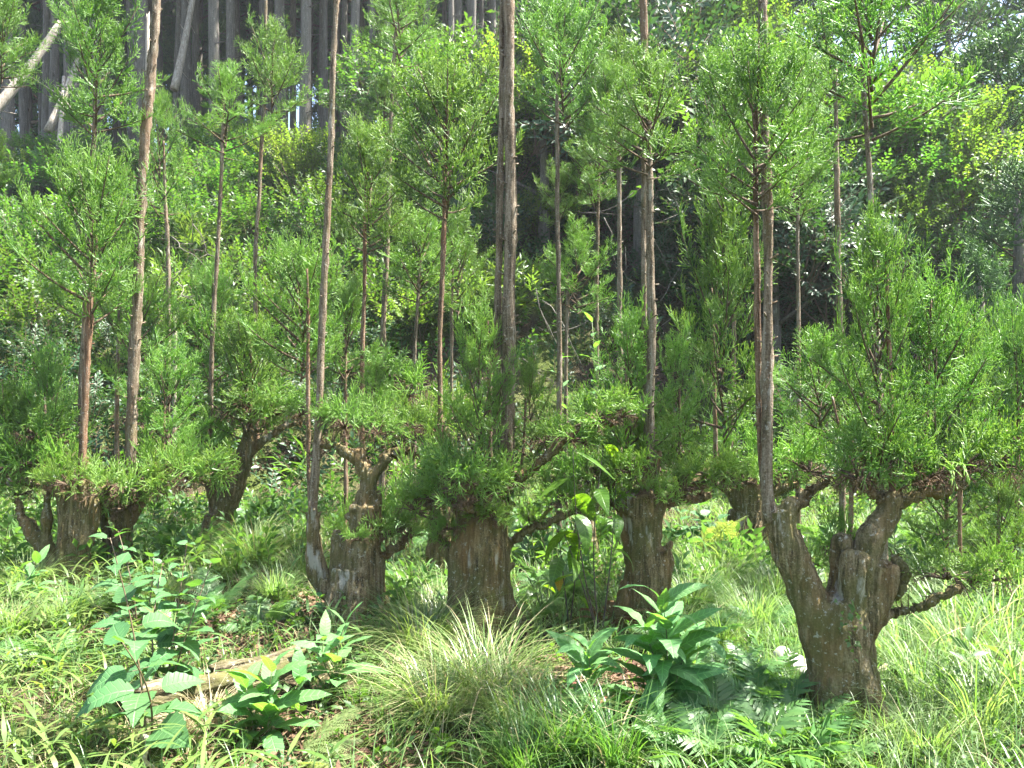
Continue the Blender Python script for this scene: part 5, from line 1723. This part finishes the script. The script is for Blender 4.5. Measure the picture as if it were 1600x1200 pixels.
ivy()
tangle('tangle of thin bare grey branches hanging in the dark hollow', [(1040, 280, 1068, 350, -6), (985, 300, 900, 330, 14), (850, 470, 905, 570, -20), (835, 450, 890, 590, 10), (1000, 330, 1060, 470, -14), (1030, 470, 1075, 380, 8), (860, 520, 950, 470, 12), (945, 340, 975, 440, 8), (1075, 560, 1035, 480, -8), (820, 560, 870, 600, 6)], 11.2, 3)
tangle('thin bare branches arching over the dark bank right of the leaning grey pole', [(262, 370, 330, 440, -10), (300, 350, 345, 410, 10), (255, 470, 300, 400, -8), (272, 440, 320, 480, 6)], 10.6, 4)


# ------------------------------------------------------------------ log, stone, debris
def log(label, a, b, w, mat, seed, name='fallen_log', sink=0.0):
    p0 = P(a[0], a[1], CAMH * FPX / (a[2] - 600)); p1 = P(b[0], b[1], CAMH * FPX / (b[2] - 600))
    r0 = (p0 + p1) / 2 - np.array([0, 0, sink])
    ln = np.linalg.norm(p1 - p0)
    t = thing(name, label, 'log', r0)
    q = np.linspace(0, 1, 70)
    pts = np.stack([.012 * np.sin(q * 7), .012 * np.cos(q * 5), (q - .5) * ln], 1)
    r_ = w / 2 / FPX * p0[1] * (1 - .25 * q + .08 * np.sin(q * 11))
    n = 40
    v, f = tube(pts, r_, n)
    c = np.concatenate([np.repeat(pts, n, 0), pts[:1], pts[-1:]])
    nn = nrm(v - c)
    rm = r_.mean()
    cr = vnoise(np.stack([v[:, 0] * 3.2 / rm, v[:, 1] * 3.2 / rm, v[:, 2] * 2.5], 1), seed)
    v = v + nn * ((np.minimum(cr, .55) - .5) * rm * .9 + (vnoise(v * 30, seed + 1) - .5) * rm * .25)[:, None]
    v[:n, 2] += (vnoise(v[:n] * 40, seed + 2) - .5) * rm * 2
    v[-n - 2:-2, 2] += (vnoise(v[-n - 2:-2] * 40, seed + 3) - .5) * rm * 2
    g = Geo(); g.add(v, f, 0)
    o = link('trunk', g.mesh('trunk', mat, smooth=True), t)
    o.rotation_euler = Vector(p1 - p0).to_track_quat('Z', 'Y').to_euler()


M['logwood'] = bark_mat('mossy_log', (.018, .013, .008), (.075, .058, .036), (.19, .155, .11), moss=1.3, lichen=.3, scale=.8)
log('mossy weathered log lying across the lower left', (225, 1098, 1130), (475, 1030, 1062), 48, M['logwood'], 3, sink=.0)
log('thin rotting log piece on top of the mossy log end', (330, 1052, 1085), (470, 1012, 1056), 20, M['logwood'], 4)
log('broken stick lying in the grass right of the forked bole', (1355, 1045, 1065), (1385, 1040, 1062), 10, M['cut'], 5, 'fallen_stick')
log('thin bare stick on the ground at lower left', (222, 1150, 1180), (236, 1200, 1215), 8, M['cut'], 6, 'fallen_stick')


def stone(label, px, py, w, h, d, seed):
    Yt = CAMH * FPX / (py - 600)
    x = (px - 800) / FPX * Yt
    bm_n = 14
    th = np.linspace(0, PI, bm_n); ph = np.linspace(0, 2 * PI, 20, endpoint=False)
    T_, P_ = np.meshgrid(th, ph, indexing='ij')
    S = lambda v: np.sign(v) * np.abs(v) ** .55
    V = np.stack([S(np.sin(T_) * np.cos(P_)) * w, S(np.sin(T_) * np.sin(P_)) * d, S(np.cos(T_)) * h], -1).reshape(-1, 3)
    V = V * (1 + .25 * (vnoise(V * 12, seed) - .5)[:, None])
    F = []
    for i in range(bm_n - 1):
        for j in range(20):
            a, b = i * 20 + j, i * 20 + (j + 1) % 20
            F.append([a, b, b + 20, a + 20])
    me = mesh_np('stone', V, [np.array(F)], M['stone'], smooth=True)
    o = link('stone', me, None, (x, Yt, gz(x, Yt) + h * 1.5), (.5, .5, .3))
    return tag(o, label, 'stone')


def haze(density):
    me = bpy.data.meshes.new('haze')
    x, y0, y1, z0, z1 = 140, -50, 170, -4.0, 36.0
    V = [(-x, y0, z0), (x, y0, z0), (x, y1, z0), (-x, y1, z0), (-x, y0, z1), (x, y0, z1), (x, y1, z1), (-x, y1, z1)]
    me.from_pydata(V, [], [(0, 3, 2, 1), (4, 5, 6, 7), (0, 1, 5, 4), (1, 2, 6, 5), (2, 3, 7, 6), (3, 0, 4, 7)])
    m = bpy.data.materials.new('haze'); m.use_nodes = True
    nt = m.node_tree; nt.nodes.clear()
    o_ = nt.nodes.new('ShaderNodeOutputMaterial'); v = nt.nodes.new('ShaderNodeVolumePrincipled')
    v.inputs['Color'].default_value = (.88, .94, 1, 1); v.inputs['Density'].default_value = density; v.inputs['Anisotropy'].default_value = .4
    nt.links.new(v.outputs[0], o_.inputs['Volume'])
    me.materials.append(m)
    link('haze', me, kind='stuff')


haze(.0008)
stone('pale flat stone tilted in the grass left of the forked bole', 1240, 1058, .11, .05, .08, 3)
